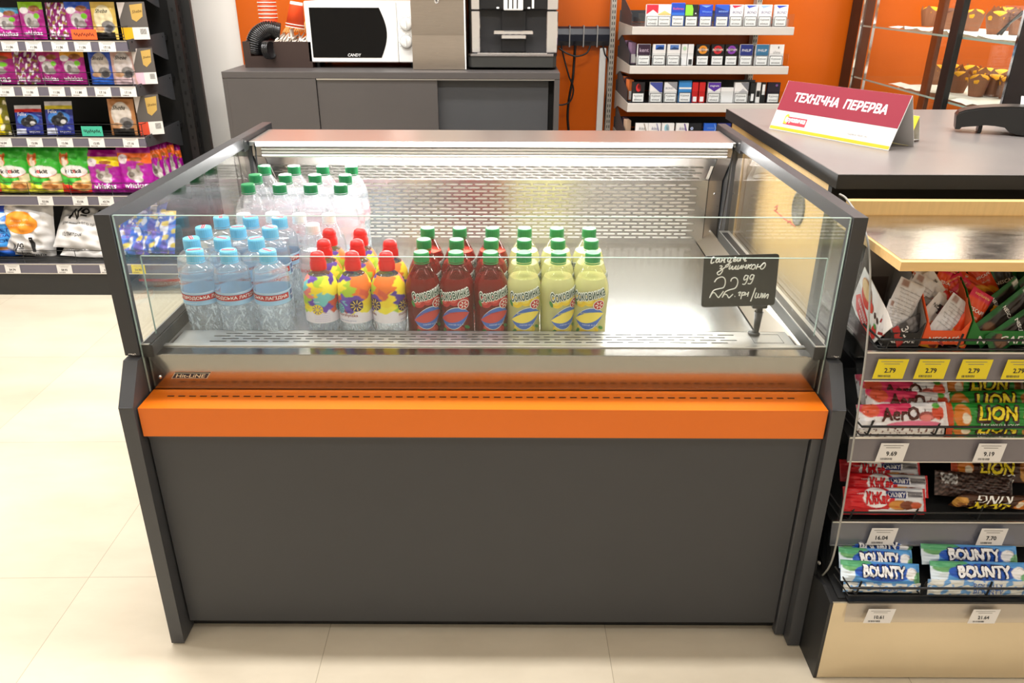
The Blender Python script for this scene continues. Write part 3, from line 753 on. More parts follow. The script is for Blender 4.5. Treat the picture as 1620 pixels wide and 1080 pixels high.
P_WH = smooth_prof([(.026, 0), (.0325, .004), (.0335, .014), (.033, .05), (.0325, .075), (.0342, .09), (.0345, .13), (.0335, .148), (.028, .168), (.0185, .186), (.0148, .191), (.0145, .199)])
S_WH = csurf(P_WH, .0338)
def wh_label():
    b = MB(); S = S_WH
    patch(b, S, -.106, .106, .092, .128, 40, 3, eps=.0005, m=PINKF)
    for x0 in (-.06, .03): text(b, S, 'Моршинська', x0, .111, w=.06, h=.013, col=(206, 60, 70), bold=.02, eps=.0012, rot=.15)
    return [('label', b, 'pale film label with red lettering')]
wh = bottle('small_water_bottle', 'x', 'bottle', P_WH, .158, WATER_T, PET, cap_mb(.0156, .0165, CAPM['white'], .1945), 'white screw cap', wh_label, None)
sp = [(at(px, 332, 1.722).x, 1.722, a, f'white-capped water bottle just in front of the green-capped ones, {COLN4[i]} of four') for i, (px, a) in enumerate(((384, .3), (428, -.2), (472, .6), (519, .2)))]
sp += [(-.437, 1.648, .9, 'white-capped water bottle between the blue-capped and red-capped bottles, left one'), (-.366, 1.702 - .05, .4, 'white-capped water bottle behind the red-capped bottles, close to the left pair')][:1]
sp[1] = (sp[1][0], 1.731, *sp[1][2:])
place_grid(wh, sp, None, 'white-capped water bottles in the cooler')
# ------------------------------------------------------------------ shelf hardware shared by the racks
RAIL = mat('grey_price_rail', (104, 100, 112), 0.22, var=0.05, scale=20)
TAGC = {'w': (222, 218, 214), 'y': (222, 200, 34)}
def price_tag(txt, loc, w, h, tilt, label, group, kind='w', rotz=0.0, skew=0.0):
    b = MB(); t = .0006
    v = [(-w / 2 - skew, -t, -h / 2), (w / 2 - skew, -t, -h / 2), (w / 2 + skew, -t, h / 2), (-w / 2 + skew, -t, h / 2)]
    b.add(v + [(x, 0, z) for x, _, z in v], [(0, 1, 2, 3), (7, 6, 5, 4), (0, 4, 5, 1), (1, 5, 6, 2), (2, 6, 7, 3), (3, 7, 4, 0)], PAPER, False, TAGC[kind])
    S = plane(t)
    text(b, S, txt, -.02 * w, -.07 * h, h=.23 * h, col=(36, 36, 36), bold=.06, eps=.0004)
    for k in range(2): patch(b, S, -w * .34 + k * .1 * w, w * (.38 - .1 * k), h * (.36 - .12 * k), h * (.39 - .12 * k), 1, 1, (120, 116, 108), eps=.0003)
    x = -w * .4
    rr = random.Random(txt + label)
    while x < w * .02:
        d = rr.uniform(.004, .02) * w; patch(b, S, x, x + d, -h * .42, -h * .3, 1, 1, (60, 60, 60), eps=.0003); x += d + rr.uniform(.006, .02) * w
    return tag(b.build('price_tag', loc=loc, rot=(tilt, 0, rotz)), label, 'price tag', group)
def pouch(w, h, t, fn, back, texts=(), nx=46, nz=56, kind='pouch', m=None, seed=0, shapes=None):
    "a filled foil bag: bulging printed front, plain back, flat seams; stands on z = 0, faces -Y"
    q = random.Random(seed); a1, a2, a3 = q.uniform(0, 6), q.uniform(0, 6), q.uniform(0, 6)
    def prof(x, z):
        u = min(1, abs(2 * x / w)); v = max(0, min(1, z / h))
        if kind == 'bar':
            k = min(1, (1 - u) / .16); k = k * k * (3 - 2 * k); return k * math.sqrt(max(0, 1 - (2 * v - 1) ** 2)) * .92 + .03 * (1 - k)
        pv = min(1, .45 + v * 5) * min(1, (1 - v) / .28 + .03) if kind == 'pouch' else math.sin(PI * v) ** .5
        return (1 - u ** 3.2) * pv
    def wr(x, z): return .07 * t * (math.sin(23 * x / w + 9 * z / h + a1) + .7 * math.sin(-17 * x / w + 19 * z / h + a2) + .5 * math.sin(41 * z / h + 8 * x / w + a3))
    def S(x, z): p = prof(x, z); return (x, -(t / 2 * p + wr(x, z) * min(1, p + .15)), z)
    def B(x, z): p = prof(x, z); return (x, t / 2 * p - wr(x, z) * .5 * min(1, p + .15) + .0004, z)
    b = MB(); m = m or PRINT
    patch(b, S, -w / 2, w / 2, 0, h, nx, nz, eps=0, fn=fn, m=m)
    v = []; cc = []
    for j in range(nz // 2 + 1):
        for i in range(nx // 2 + 1):
            v.append(B(-w / 2 + w * i / (nx // 2), h * j / (nz // 2))); cc.append(srgb(back))
    k = nx // 2 + 1
    b.add(v, [(j * k + i, (j + 1) * k + i, (j + 1) * k + i + 1, j * k + i + 1) for j in range(nz // 2) for i in range(nx // 2)], m, True, cc)
    for T in texts:
        d = dict(T); s_ = d.pop('s'); x = d.pop('x', .5); z = d.pop('z', .5); ww = d.pop('w', None); hh = d.pop('h', None)
        text(b, S, s_, (x - .5) * w, z * h, w=ww * w if ww else None, h=hh * h if hh else None, m=m, cuts=4, **d)
    if shapes: shapes(b, S, w, h, m)
    return b

# ------------------------------------------------------------------ pet food gondola on the left
GX0, GX1 = -2.95, -1.56
gond = thing('pet_food_shelving', 'black metal shop shelving unit full of pet food, against the white wall', 'shelving', (-2.2, 3.5, 0))
def gp(mb, name, parent=None):
    return mb.build(name, parent or gond, (0, 0, 0) if parent else (2.2, -3.5, 0))
b = MB(); b.box(GX0, -1.44, 3.765, 3.785, 0.0, 2.1, BLACKM); gp(b, 'back_panel')
for x in (-1.5,):
    b = MB(); b.box(x - .012, x + .022, 3.70, 3.765, 0.0, 2.1, BLACKM)
    for k in range(38): b.box(x + .0, x + .008, 3.6985, 3.70, .06 + k * .05, .075 + k * .05, SHADOWBOX); b.box(x + .022, x + .0226, 3.725, 3.735, .06 + k * .05, .085 + k * .05, SHADOWBOX)
    gp(b, 'upright_post')
b = MB(); b.box(GX0, -1.79, 3.255, 3.7, 0.0, .1, BLACKM); gp(b, 'plinth')
SHZ = [(1.019, 1.061), (.844, .886), (.637, .678), (.383, .428), (1.235, 1.275)]
def fence(b, x0, x1, y, z, hs, step, m=BLACKM, r=.0014):
    for h in hs: b.tube([(x0, y, z + h), (x1, y, z + h)], r, m, 6)
    n = max(1, int(round((x1 - x0) / step)))
    for k in range(n + 1):
        x = x0 + (x1 - x0) * k / n; b.tube([(x, y, z - .004), (x, y, z + hs[-1])], r, m, 6)
for zb, zt in SHZ:
    b = MB(); b.box(GX0, GX1, 3.36, 3.76, zt - .022, zt - .002, BLACKM); sh = gp(b, 'shelf')
    b = MB(); b.box(GX0, GX1, 3.350, 3.358, zb, zt, RAIL, .0012); b.box(GX0, GX1, 3.3492, 3.3502, zt - .004, zt, ALU); b.box(GX0, GX1, 3.3492, 3.3502, zb, zb + .003, ALU); b.build('price_rail', sh, (0, 0, 0))
    b = MB(); b.prism([(3.36, zt + .004), (3.36, zb), (3.55, zb - .012), (3.69, zb - .055), (3.72, zb - .06), (3.72, zt + .012), (3.68, zt + .012)], 0, GX1, GX1 + .004, GRAPH)
    for y, z in ((3.39, zt - .006), (3.695, zt - .004)): b.tube([(GX1 + .004, y, z), (GX1 + .0052, y, z)], .004, SHADOWBOX, 8)
    b.build('bracket', sh)
    b = MB(); fence(b, GX0 + .1, GX1 - .012, 3.366, zt, (.012, .024, .052), .19); b.tube([(GX1 - .012, 3.366, zt + .052), (GX1 - .012, 3.5, zt + .052)], .0014, BLACKM, 6); b.build('wire_guard', sh)
XBE = -1.405
b = MB(); b.box(GX0, XBE - .04, 3.262, 3.76, .128, .146, BLACKM); sh = gp(b, 'shelf')
b = MB(); b.box(GX0, XBE - .04, 3.250, 3.26, .101, .148, RAIL, .0012); b.box(GX0, XBE - .04, 3.2492, 3.2502, .144, .148, ALU); b.box(GX0, XBE - .04, 3.2492, 3.2502, .101, .105, ALU); b.build('price_rail', sh)
b = MB(); fence(b, GX0 + .1, XBE - .06, 3.268, .148, (.012, .024, .055), .24); b.build('wire_guard', sh)

PURP = (168, 22, 130)
def whiskas(head, seed):
    fn = art([('r', 0, .8, 1, 1, head), ('e', .52, .60, .34, .17, (190, 96, 160)), ('e', .48, .5, .27, .2, (204, 200, 200)), ('e', .42, .46, .10, .12, (120, 112, 112)), ('e', .62, .40, .18, .10, (150, 142, 140)),
              ('e', .66, .82, .22, .085, (156, 96, 56)), ('e', .74, .62, .11, .075, (120, 204, 40)), ('e', .25, .77, .2, .09, (240, 236, 240))], PURP)
    return dict(fn=fn, back=PURP, seed=seed, texts=[dict(s='whiskas', x=.5, z=.17, w=.72, col=(246, 240, 246), bold=.03, eps=.0012)])
def whiskas_back(seed):
    fn = art([('r', 0, .0, 1, .3, PURP), ('b', 19, 17, 1.0, .35, (236, 226, 236)), ('b', 14, 23, 2.3, .5, (150, 120, 60)), ('r', .12, .1, .4, .2, (240, 236, 240))], (132, 26, 106))
    return dict(fn=fn, back=PURP, seed=seed, texts=[dict(s='1+', x=.26, z=.15, h=.07, col=(120, 20, 90), bold=.03, eps=.0012), dict(s='whiskas', x=.72, z=.1, w=.4, col=(240, 220, 236), bold=.02, eps=.0012)])
def sheba(edge, mid, low, seed):
    fn = art([('e', .5, .56, .38, .36, mid), ('r', .1, .0, .9, .2, low), ('e', .66, .34, .26, .16, (134, 130, 128)), ('e', .70, .30, .16, .1, (70, 68, 70)), ('e', .3, .28, .2, .07, (196, 150, 110))], edge)
    return dict(fn=fn, back=edge, seed=seed, texts=[dict(s='Sheba', x=.45, z=.76, w=.5, col=(40, 34, 28), shear=.35, eps=.0012)])
def felix(head, seed):
    fn = art([('r', 0, .86, 1, 1, (236, 232, 236)), ('r', 0, .76, 1, .87, head), ('e', .5, .5, .4, .2, (60, 130, 214)), ('e', .52, .42, .3, .17, (24, 24, 30)), ('e', .58, .55, .13, .12, (28, 28, 34)), ('e', .66, .38, .1, .07, (226, 224, 224)),
              ('r', .0, .02, .4, .2, (206, 210, 228))], (36, 50, 150))
    return dict(fn=fn, back=(36, 50, 150), seed=seed, texts=[dict(s='Felix', x=.3, z=.69, w=.34, col=(244, 240, 250), bold=.02, eps=.0012), dict(s='вкусно', x=.7, z=.08, w=.36, col=(236, 236, 246), eps=.0012)])
def kitekat(low, seed, word):
    fn = art([('r', 0, 0, 1, .30, low), ('e', .5, .34, .62, .17, (54, 170, 50)), ('e', .72, .16, .3, .12, (226, 176, 110)), ('e', .7, .15, .2, .06, (176, 110, 50)), ('r', .72, .26, 1, .42, (236, 222, 180)), ('e', .24, .72, .17, .13, (226, 124, 60)), ('e', .26, .69, .11, .1, (246, 226, 206)),
              ('e', .14, .8, .05, .08, (206, 100, 44)), ('e', .34, .8, .05, .08, (206, 100, 44)), ('e', .5, .47, .42, .135, (214, 40, 40)), ('e', .5, .48, .42, .128, (246, 244, 242)), ('d', .93, -.02, (40, 150, 40))], (66, 186, 58))
    n = len(word); T = []
    for i, ch in enumerate(word): T.append(dict(s=ch, x=.5 + (i - (n - 1) / 2) * .082, z=.48, h=.085 if ch in 'kt' else .07, col=(210, 30, 36) if ch == 'e' else (30, 28, 28), bold=.03, eps=.0018))
    return dict(fn=fn, back=(66, 186, 58), seed=seed, texts=T, nx=54, nz=64)
def whis_dry(cor, seed):
    fn = art([('r', 0, .82, 1, 1, (150, 16, 120)), ('d', .62, .0, cor), ('r', 0, .84, 1, 1, (150, 16, 120)), ('e', .45, .42, .62, .27, (176, 26, 160)), ('e', .2, .72, .16, .1, (242, 232, 240)), ('e', .6, .72, .18, .04, (170, 100, 40)), ('e', .72, .62, .1, .03, (170, 100, 40)),
              ('e', .52, .40, .24, .12, (190, 182, 176)), ('e', .38, .5, .06, .07, (150, 140, 132)), ('e', .64, .52, .06, .09, (150, 140, 132)), ('e', .42, .40, .1, .06, (110, 100, 92)), ('e', .62, .3, .14, .07, (214, 208, 204))], (160, 20, 140))
    return dict(fn=fn, back=(160, 20, 140), seed=seed, nx=54, nz=64, texts=[dict(s='whiskas', x=.5, z=.17, w=.66, col=(248, 244, 250), bold=.04, eps=.0014), dict(s='1+', x=.2, z=.74, h=.05, col=(160, 20, 140), bold=.02, eps=.0014)])
def put(px0, px1, pyt, pyb, zt, spec, t, label, cat, name, group, Y=3.40, lean=-.1, rz=0.0, kind='pouch'):
    xa = at(px0, pyb, Y).x; xb = at(px1, pyb, Y).x; top = at((px0 + px1) / 2, pyt, Y).z
    w = abs(xb - xa) * 1.03; h = (top - zt) / math.cos(lean)
    s = dict(spec); b = pouch(w, h, t, s.pop('fn'), s.pop('back'), kind=kind, **s)
    return tag(b.build(name, loc=((xa + xb) / 2, Y, zt + .002), rot=(lean, 0, rz)), label, cat, group)
Z1, Z2, Z3, Z4 = 1.061, .886, .678, .428
G1, G2, G3, G4 = ('pouches on the top pet shelf', 'pouches on the second pet shelf', 'pouches on the third pet shelf', 'dry food bags on the fourth pet shelf')
put(-42, -2, 12, 61, Z1, whiskas((240, 150, 40), 1), .02, 'purple cat food pouch cut by the left picture edge, top pet shelf', 'pouch', 'cat_food_pouch', G1, rz=.1)
put(-2, 35, 13, 61, Z1, whiskas((60, 150, 190), 2), .02, 'purple cat food pouch with a teal header, top pet shelf', 'pouch', 'cat_food_pouch', G1, rz=.15)
put(38, 75, 4, 61, Z1, whiskas((150, 206, 40), 3), .02, 'purple cat food pouch with a lime green header, top pet shelf', 'pouch', 'cat_food_pouch', G1)
put(79, 113, 5, 61, Z1, whiskas_back(4), .024, 'purple cat food pouch turned back to front, top pet shelf', 'pouch', 'cat_food_pouch', G1, rz=-.1)
put(112, 149, 4, 61, Z1, whiskas((50, 90, 200), 5), .02, 'purple cat food pouch with a blue header, top pet shelf', 'pouch', 'cat_food_pouch', G1, rz=.12)
put(151, 188, 4, 61, Z1, sheba((226, 192, 96), (240, 228, 186), (20, 18, 18), 6), .02, 'gold cat food pouch with black foot, top pet shelf', 'pouch', 'cat_food_pouch', G1)
put(-34, 28, 84, 134, Z2, whiskas((226, 70, 40), 7), .02, 'purple cat food pouch with a red header at the left edge, second pet shelf', 'pouch', 'cat_food_pouch', G2)
put(30, 67, 82, 134, Z2, whiskas_back(8), .024, 'purple cat food pouch turned back to front, second pet shelf', 'pouch', 'cat_food_pouch', G2, rz=.1)
put(66, 102, 82, 134, Z2, whiskas((190, 60, 120), 9), .026, 'crinkled purple cat food pouch with a pink header, second pet shelf', 'pouch', 'cat_food_pouch', G2, rz=-.08)
put(100, 139, 81, 134, Z2, whiskas((240, 170, 60), 10), .02, 'purple cat food pouch with an orange header, second pet shelf', 'pouch', 'cat_food_pouch', G2)
put(147, 182, 80, 134, Z2, sheba((60, 90, 190), (206, 196, 190), (50, 110, 220), 11), .02, 'blue edged cat food pouch, second pet shelf', 'pouch', 'cat_food_pouch', G2)
put(183, 218, 79, 134, Z2, sheba((210, 170, 160), (216, 206, 204), (230, 200, 206), 12), .02, 'pink edged cat food pouch, second pet shelf', 'pouch', 'cat_food_pouch', G2, rz=.1)
yb = art([('r', 0, 0, .8, .62, (246, 222, 20)), ('e', .3, .62, .4, .2, (160, 90, 50)), ('b', 13, 15, 1, .5, (240, 230, 200))], (120, 116, 20))
put(-24, 19, 155, 213, Z3, dict(fn=yb, back=(120, 116, 20), seed=13), .03, 'yellow and olive pet food pack at the left edge, third pet shelf', 'pouch', 'pet_food_pouch', G3)
put(29, 68, 169, 213, Z3, felix((220, 50, 50), 14), .02, 'blue cat food pouch with a red header, third pet shelf', 'pouch', 'cat_food_pouch', G3, lean=-.28, rz=.1)
put(77, 117, 163, 213, Z3, felix((226, 206, 60), 15), .02, 'blue cat food pouch with a yellow header, third pet shelf', 'pouch', 'cat_food_pouch', G3, lean=-.28, rz=.1)
put(178, 218, 158, 213, Z3, sheba((190, 130, 80), (226, 216, 206), (24, 20, 18), 16), .024, 'copper brown cat food pouch, third pet shelf', 'pouch', 'cat_food_pouch', G3)
put(186, 224, 155, 212, Z3, sheba((176, 116, 70), (210, 200, 190), (24, 20, 18), 17), .02, 'copper brown pouch tucked behind another, third pet shelf', 'pouch', 'cat_food_pouch', G3, Y=3.435)
put(-46, 4, 236, 305, Z4, kitekat((226, 60, 30), 18, 'kitekat'), .05, 'green and red cat food bag cut by the left edge, fourth pet shelf', 'bag', 'cat_food_bag', G4)
put(4, 53, 235, 305, Z4, kitekat((234, 226, 50), 19, 'kitekat'), .05, 'green and yellow cat food bag, the left one of two, fourth pet shelf', 'bag', 'cat_food_bag', G4)
put(52, 102, 235, 305, Z4, kitekat((232, 230, 60), 20, 'kekat'), .05, 'green and yellow cat food bag with a folded word, fourth pet shelf', 'bag', 'cat_food_bag', G4)
put(102, 150, 234, 305, Z4, kitekat((222, 40, 30), 21, 'kiteka'), .05, 'green and red cat food bag beside the purple bags, fourth pet shelf', 'bag', 'cat_food_bag', G4)
put(146, 197, 239, 305, Z4, whis_dry((246, 222, 30), 22), .045, 'purple cat food bag with a yellow corner, fourth pet shelf', 'bag', 'cat_food_bag', G4)
put(195, 246, 232, 305, Z4, whis_dry((240, 110, 40), 23), .045, 'purple cat food bag with an orange corner, fourth pet shelf', 'bag', 'cat_food_bag', G4)
for i, (px, yt, lb) in enumerate(((252, 228, 'first purple bag seen edge-on right of the orange-cornered bag'), (263, 226, 'second purple bag seen edge-on, fourth pet shelf'), (274, 221, 'tall leaning purple bag seen edge-on, fourth pet shelf'), (283, 232, 'rightmost purple bag at the shelf end, fourth pet shelf'))):
    put(px - 15, px + 15, yt, 296, Z4, whis_dry((240, 110, 40), 24 + i), .04, lb, 'bag', 'cat_food_bag', G4, Y=3.46 + .06 * i, rz=.85, lean=-.12)
def shelf_box(px0, px1, pyt, pyb, zt, low, label):
    Y = 3.42; xa, xb = at(px0, pyb, Y).x, at(px1, pyb, Y).x; h = at(px0, pyt, Y).z - zt; w = xb - xa
    b = MB(); b.box(-w / 2, w / 2, 0, .11, 0, h, PAPER, 0, col=(92, 86, 82)); S = plane(0)
    patch(b, S, -w * .5, w * .5, 0, h * .33, 1, 1, (226, 222, 216), eps=.0006); patch(b, S, -w * .5, -w * .1, 0, h * .33, 1, 1, low, eps=.0009)
    poly(b, S, [(-w * .5, h * .55), (-w * .5, h), (-w * .2, h), (-w * .3, h * .85)], (206, 196, 190), eps=.0006)
    poly(b, S, [(-w * .05, h * .55), (w * .1, h * .48), (w * .36, h * .62), (w * .42, h * .97), (-w * .06, h * .93)], (196, 160, 84), eps=.0006)
    text(b, S, 'Sheba', w * .17, h * .76, w=w * .36, col=(70, 52, 30), shear=.35, eps=.001, rot=.15)
    for k in range(8): patch(b, S, w * (.18 + .03 * k), w * (.195 + .03 * k), h * .14, h * .29, 1, 1, (60, 60, 60), eps=.001)
    tag(b.build('cat_food_carton', loc=((xa + xb) / 2, Y, zt + .001), rot=(0, 0, .40)), label, 'box', 'brown cartons at the right end of the pet shelves')
shelf_box(197, 236, 4, 61, Z1, (226, 176, 20), 'brown cat food carton with a yellow foot, right end of top pet shelf')
shelf_box(219, 249, 77, 134, Z2, (236, 190, 206), 'brown cat food carton with a pink foot, right end of second pet shelf')
shelf_box(223, 258, 151, 206, Z3, (226, 80, 50), 'brown cat food carton with a red foot, right end of third pet shelf')
def note(px0, px1, pyt, pyb, zt, col, label):
    Y = 3.362; xa, xb = at(px0, pyb, Y).x, at(px1, pyb, Y).x; h = at(px0, pyt, Y).z - zt; w = xb - xa
    b = MB(); b.box(-w / 2, w / 2, 0, .0008, 0, h, PAPER, 0, col=col)
    b.tube([(-w * .4 + w * .8 * k / 26, -.0006, h * (.5 + .16 * math.sin(k * 1.9) + .05 * math.sin(k * .7))) for k in range(27)], .0011, BLACKP, 5)
    tag(b.build('paper_note', loc=((xa + xb) / 2, Y - .004, zt + .004), rot=(-.05, 0, 0)), label, 'note')
note(115, 155, 48, 61, Z1, (236, 96, 40), 'orange handwritten paper slip behind the wire guard, top pet shelf')
note(131, 164, 201, 213, Z3, (60, 170, 140), 'teal handwritten paper slip behind the wire guard, third pet shelf')
# bottom deck: litter and food sacks
GB = 'sacks on the bottom pet shelf'
fn = art([('e', .75, .12, .16, .09, (170, 110, 50)), ('r', 0, .86, 1, 1, (30, 60, 170)), ('e', .9, .74, .2, .1, (240, 244, 250)), ('e', .92, .74, .1, .06, (50, 120, 210)), ('r', 0, .0, 1, .14, (30, 90, 190))], (64, 150, 226))
o = put(-52, 36, 325, 408, .148, dict(fn=fn, back=(60, 140, 220), seed=31, nx=54, nz=60, texts=[dict(s='ЭНЕРГЕТ', x=.66, z=.52, w=.52, h=.062, col=(24, 50, 130), bold=.02, eps=.0015), dict(s='БОРЬБА', x=.68, z=.42, w=.46, h=.062, col=(24, 50, 130), bold=.02, eps=.0015), dict(s='ЗАПАХОМ', x=.66, z=.32, w=.52, h=.062, col=(24, 50, 130), bold=.02, eps=.0015)]), .1,
        'bright blue sack with dark blue lettering, bottom pet shelf at left edge', 'sack', 'litter_sack', GB, Y=3.36)
LIT = (212, 209, 206)
def litter_shapes(b, S, w, h, m):
    disc(b, S, -.06 * w, .62 * h, .33 * w, .2 * h, (240, 150, 40), m=m, eps=.0022, n=36, rings=10)
    text(b, S, 'легче на треть', -.06 * w, .66 * h, w=.4 * w, col=(250, 220, 170), m=m, eps=.003, rot=.15, cuts=3); text(b, S, 'экономично', -.06 * w, .58 * h, w=.44 * w, col=(250, 220, 170), m=m, eps=.003, rot=.15, cuts=3)
b = pouch(.215, .245, .11, art([], LIT), LIT, seed=33, nx=54, nz=56, m=PAPER, texts=[dict(s='№', x=.36, z=.17, h=.15, col=(24, 22, 22), bold=.0, shear=.2, eps=.002), dict(s='1', x=.66, z=.24, h=.25, col=(24, 22, 22), bold=.04, shear=-.2, eps=.002), dict(s='наполнитель', x=.55, z=.045, w=.6, col=(40, 40, 40), eps=.002)], shapes=litter_shapes)
b.tube([(-.085, 0, .2), (-.07, -.01, .222), (-.045, .0, .226), (-.02, .01, .218)], [.022, .016, .018, .008], PAPER, 10, col=LIT)
xs = at(52, 408, 3.37).x
tag(b.build('litter_sack', loc=(xs, 3.372, .15), rot=(-.12, .1, .05)), 'upright white litter sack with an orange disc, bottom pet shelf', 'sack', GB)
for i, (px, y, z, rx, lb, T) in enumerate(((128, 3.335, .19, -.72, 'white litter sack lying on top of another, large black numeral', [dict(s='№ 1', x=.5, z=.70, w=.5, col=(24, 22, 22), bold=.02, shear=.1, eps=.002), dict(s='для кошачьего туалета', x=.5, z=.47, w=.72, col=(60, 60, 60), eps=.002), dict(s='12 литров', x=.36, z=.24, w=.36, col=(40, 40, 40), eps=.002)]),
                                         (136, 3.33, .152, -1.0, 'white litter sack lying flat beneath another sack, bottom pet shelf', [dict(s='12 литров', x=.45, z=.22, w=.3, col=(40, 40, 40), eps=.002), dict(s='наполнитель', x=.3, z=.09, w=.36, col=(60, 60, 60), eps=.002)]))):
    b = pouch(.26, .22, .085, art([], LIT), LIT, seed=35 + i, nx=50, nz=46, kind='pillow', m=PAPER, texts=T)
    tag(b.build('litter_sack', loc=(at(px, 390, y).x, y, z), rot=(rx, .05, -.06)), lb, 'sack', GB)
DOG = art([('b', 17, 11, 1.2, .42, (230, 226, 240)), ('b', 11, 19, 2.6, .5, (226, 196, 60)), ('b', 9, 7, .6, .45, (100, 70, 180)), ('r', 0, .88, 1, 1, (236, 200, 90))], (62, 96, 206))
for i, (px, z, rx, lb) in enumerate(((205, .152, -.5, 'blue dog food sack behind the left cooler glass, left one'), (243, .152, -.5, 'blue dog food sack behind the left cooler glass, right one'), (226, .245, -.7, 'blue dog food sack lying on the two others behind the cooler glass'))):
    b = pouch(.16, .2, .08, DOG, (62, 96, 206), seed=41 + i, nx=50, nz=50)
    tag(b.build('dog_food_sack', loc=(at(px, 390, 3.36).x, 3.36 + .02 * i, z), rot=(rx, 0, .1 - .1 * i)), lb, 'sack', GB)
pk = thing('bottle_pack', 'shrink-wrapped pack of water bottles on the floor behind the cooler glass', 'bottle pack', (-1.6, 3.33, 0.0))
FILM = clear_mat('shrink_film', (0.94, 0.95, 0.96), edge=(0.9, 0.9, 0.92), milk=.3, bump=.4, bscale=30)
for k in range(6):
    b = MB(); b.lathe([(.022, 0), (.028, .005), (.028, .06), (.02, .08), (.01, .088), (.01, .094), (0, .094)], WATER_T, 14); b.build('bottle', pk, (-.066 + .066 * (k % 3), .03 + .06 * (k // 3), .001))
b = MB(); b.box(-.1, .1, 0.0, .122, .0005, .094, FILM, .018); b.build('film_wrap', pk)
b = MB(); b.box(-.101, .101, -.001, .0, .038, .05, mat('red_band', (190, 70, 70), .4)); b.build('band', pk)
# price tags on the pet shelves
WN = ('leftmost', 'second', 'third', 'fourth', 'fifth', 'sixth')
for r, (zb_zt, y, its, nm) in enumerate((((1.019, 1.061), 3.349, ((16, '11.06'), (54, '11.06'), (95, '11.06'), (131, '11.06'), (170, '17.16')), 'top pet shelf'),
                                       ((.844, .886), 3.349, ((10, '11.06'), (48, '11.06'), (90, '11.06'), (125, '11.88'), (163, '17.16'), (203, '17.16')), 'second pet shelf'),
                                       ((.637, .678), 3.349, ((6, '16.04'), (55, '12.06'), (103, '12.06'), (153, '12.05'), (207, '17.16')), 'third pet shelf'),
                                       ((.383, .428), 3.349, ((72, '52.06'), (127, '52.06'), (168, '43.74')), 'fourth pet shelf'),
                                       ((.101, .148), 3.2486, ((20, '54.74'), (102, '58.95'), (170, '57.90')), 'bottom pet shelf'))):
    zb, zt = zb_zt
    for i, (px, t) in enumerate(its):
        zc = (zb + zt) / 2
        x = CAM.x + (at(px, 0, 1).x if 0 else at(px, (74, 145, 225, 317, 425)[r], y).x)
        price_tag(t, (x, y, zc - .001), .066, .039, -.05, f'white price tag, {WN[i]} from the left on the {nm} rail', 'white price tags on the pet shelves')
price_tag('34.90', (at(219, 425, 3.2486).x, 3.2486, .125), .06, .042, -.05, 'yellow price tag on the bottom pet rail, seen through the cooler glass', None, 'y')
# ------------------------------------------------------------------ coffee corner along the back wall
CZ = 0.935; CY0, CY1 = 3.45, 3.96; CXA, CXB = -1.231, 0.198
cabt = thing('sideboard_cabinet', 'long dark grey sideboard with sliding doors under the coffee machine and microwave', 'cabinet', (-.5, 3.7, 0))
def kp(mb, name, parent=None): return mb.build(name, parent or cabt, (0, 0, 0) if parent else (.5, -3.7, 0))
b = MB(); b.box(CXA, CXB, CY0, CY1, CZ - .026, CZ, CAB, .001); b.box(CXA, CXA + .018, CY0 + .002, CY1, 0, CZ - .026, CAB); b.box(CXB - .022, CXB, CY0 + .002, CY1, 0, CZ - .026, CAB)
b.box(CXA, CXB, CY1 - .01, CY1, 0, CZ - .026, CAB); b.box(CXA, CXB, CY0 + .02, CY1, 0.0, .05, CAB); kp(b, 'carcass')
b = MB(); b.box(CXA + .018, -.836, CY0 + .001, CY0 + .019, .05, CZ - .027, CAB, .0006); kp(b, 'fixed_panel')
b = MB(); b.box(-.833, -.322, CY0 + .006, CY0 + .024, .05, CZ - .031, CAB, .0006); kp(b, 'sliding_door')
b = MB(); b.box(-.335, .152, CY0 + .032, CY0 + .05, .05, CZ - .031, GRAPH, .0006); kp(b, 'sliding_door')
b = MB(); b.box(-.833, CXB - .022, CY0 + .001, CY0 + .006, CZ - .032, CZ - .027, ALU); kp(b, 'door_track')
b = MB(); b.box(.152, CXB - .022, CY0 + .06, CY0 + .064, .05, CZ - .03, SHADOWBOX); kp(b, 'dark_gap')

BROWN = mat('dark_brown_laminate', (58, 44, 40), 0.45, var=0.08, scale=14)
YB = 3.62
x0 = at(388, 105, YB).x; x1 = at(495, 105, YB).x; zt = at(440, 66, YB).z
box_ = thing('coffee_organizer', 'dark brown open box holding lids, cups and stirrers beside the microwave', 'organizer', ((x0 + x1) / 2, YB, CZ))
xa, xb = x0 - (x0 + x1) / 2, x1 - (x0 + x1) / 2; hh = zt - CZ
na, nb = at(397, 88, YB).x - (x0 + x1) / 2, at(417, 88, YB).x - (x0 + x1) / 2; nz = at(405, 89, YB).z - CZ
b = MB(); b.box(xa, na, 0, .012, 0, hh, BROWN); b.box(nb, xb, 0, .012, 0, hh, BROWN); b.box(na, nb, 0, .012, 0, nz, BROWN); b.build('front_board', box_)
for x in (xa, xb - .012):
    b = MB(); b.box(x, x + .012, .012, .24, 0, hh, BROWN); b.build('side_board', box_)
b = MB(); b.box(xa, xb, .24, .252, 0, hh, BROWN); b.build('back_board', box_)
b = MB(); b.box(xa + .012, xb - .012, .012, .24, 0, .01, BROWN); b.build('bottom_board', box_)
b = MB(); b.box(nb + .01, nb + .02, .012, .24, .01, hh * .8, BROWN); b.build('divider', box_)
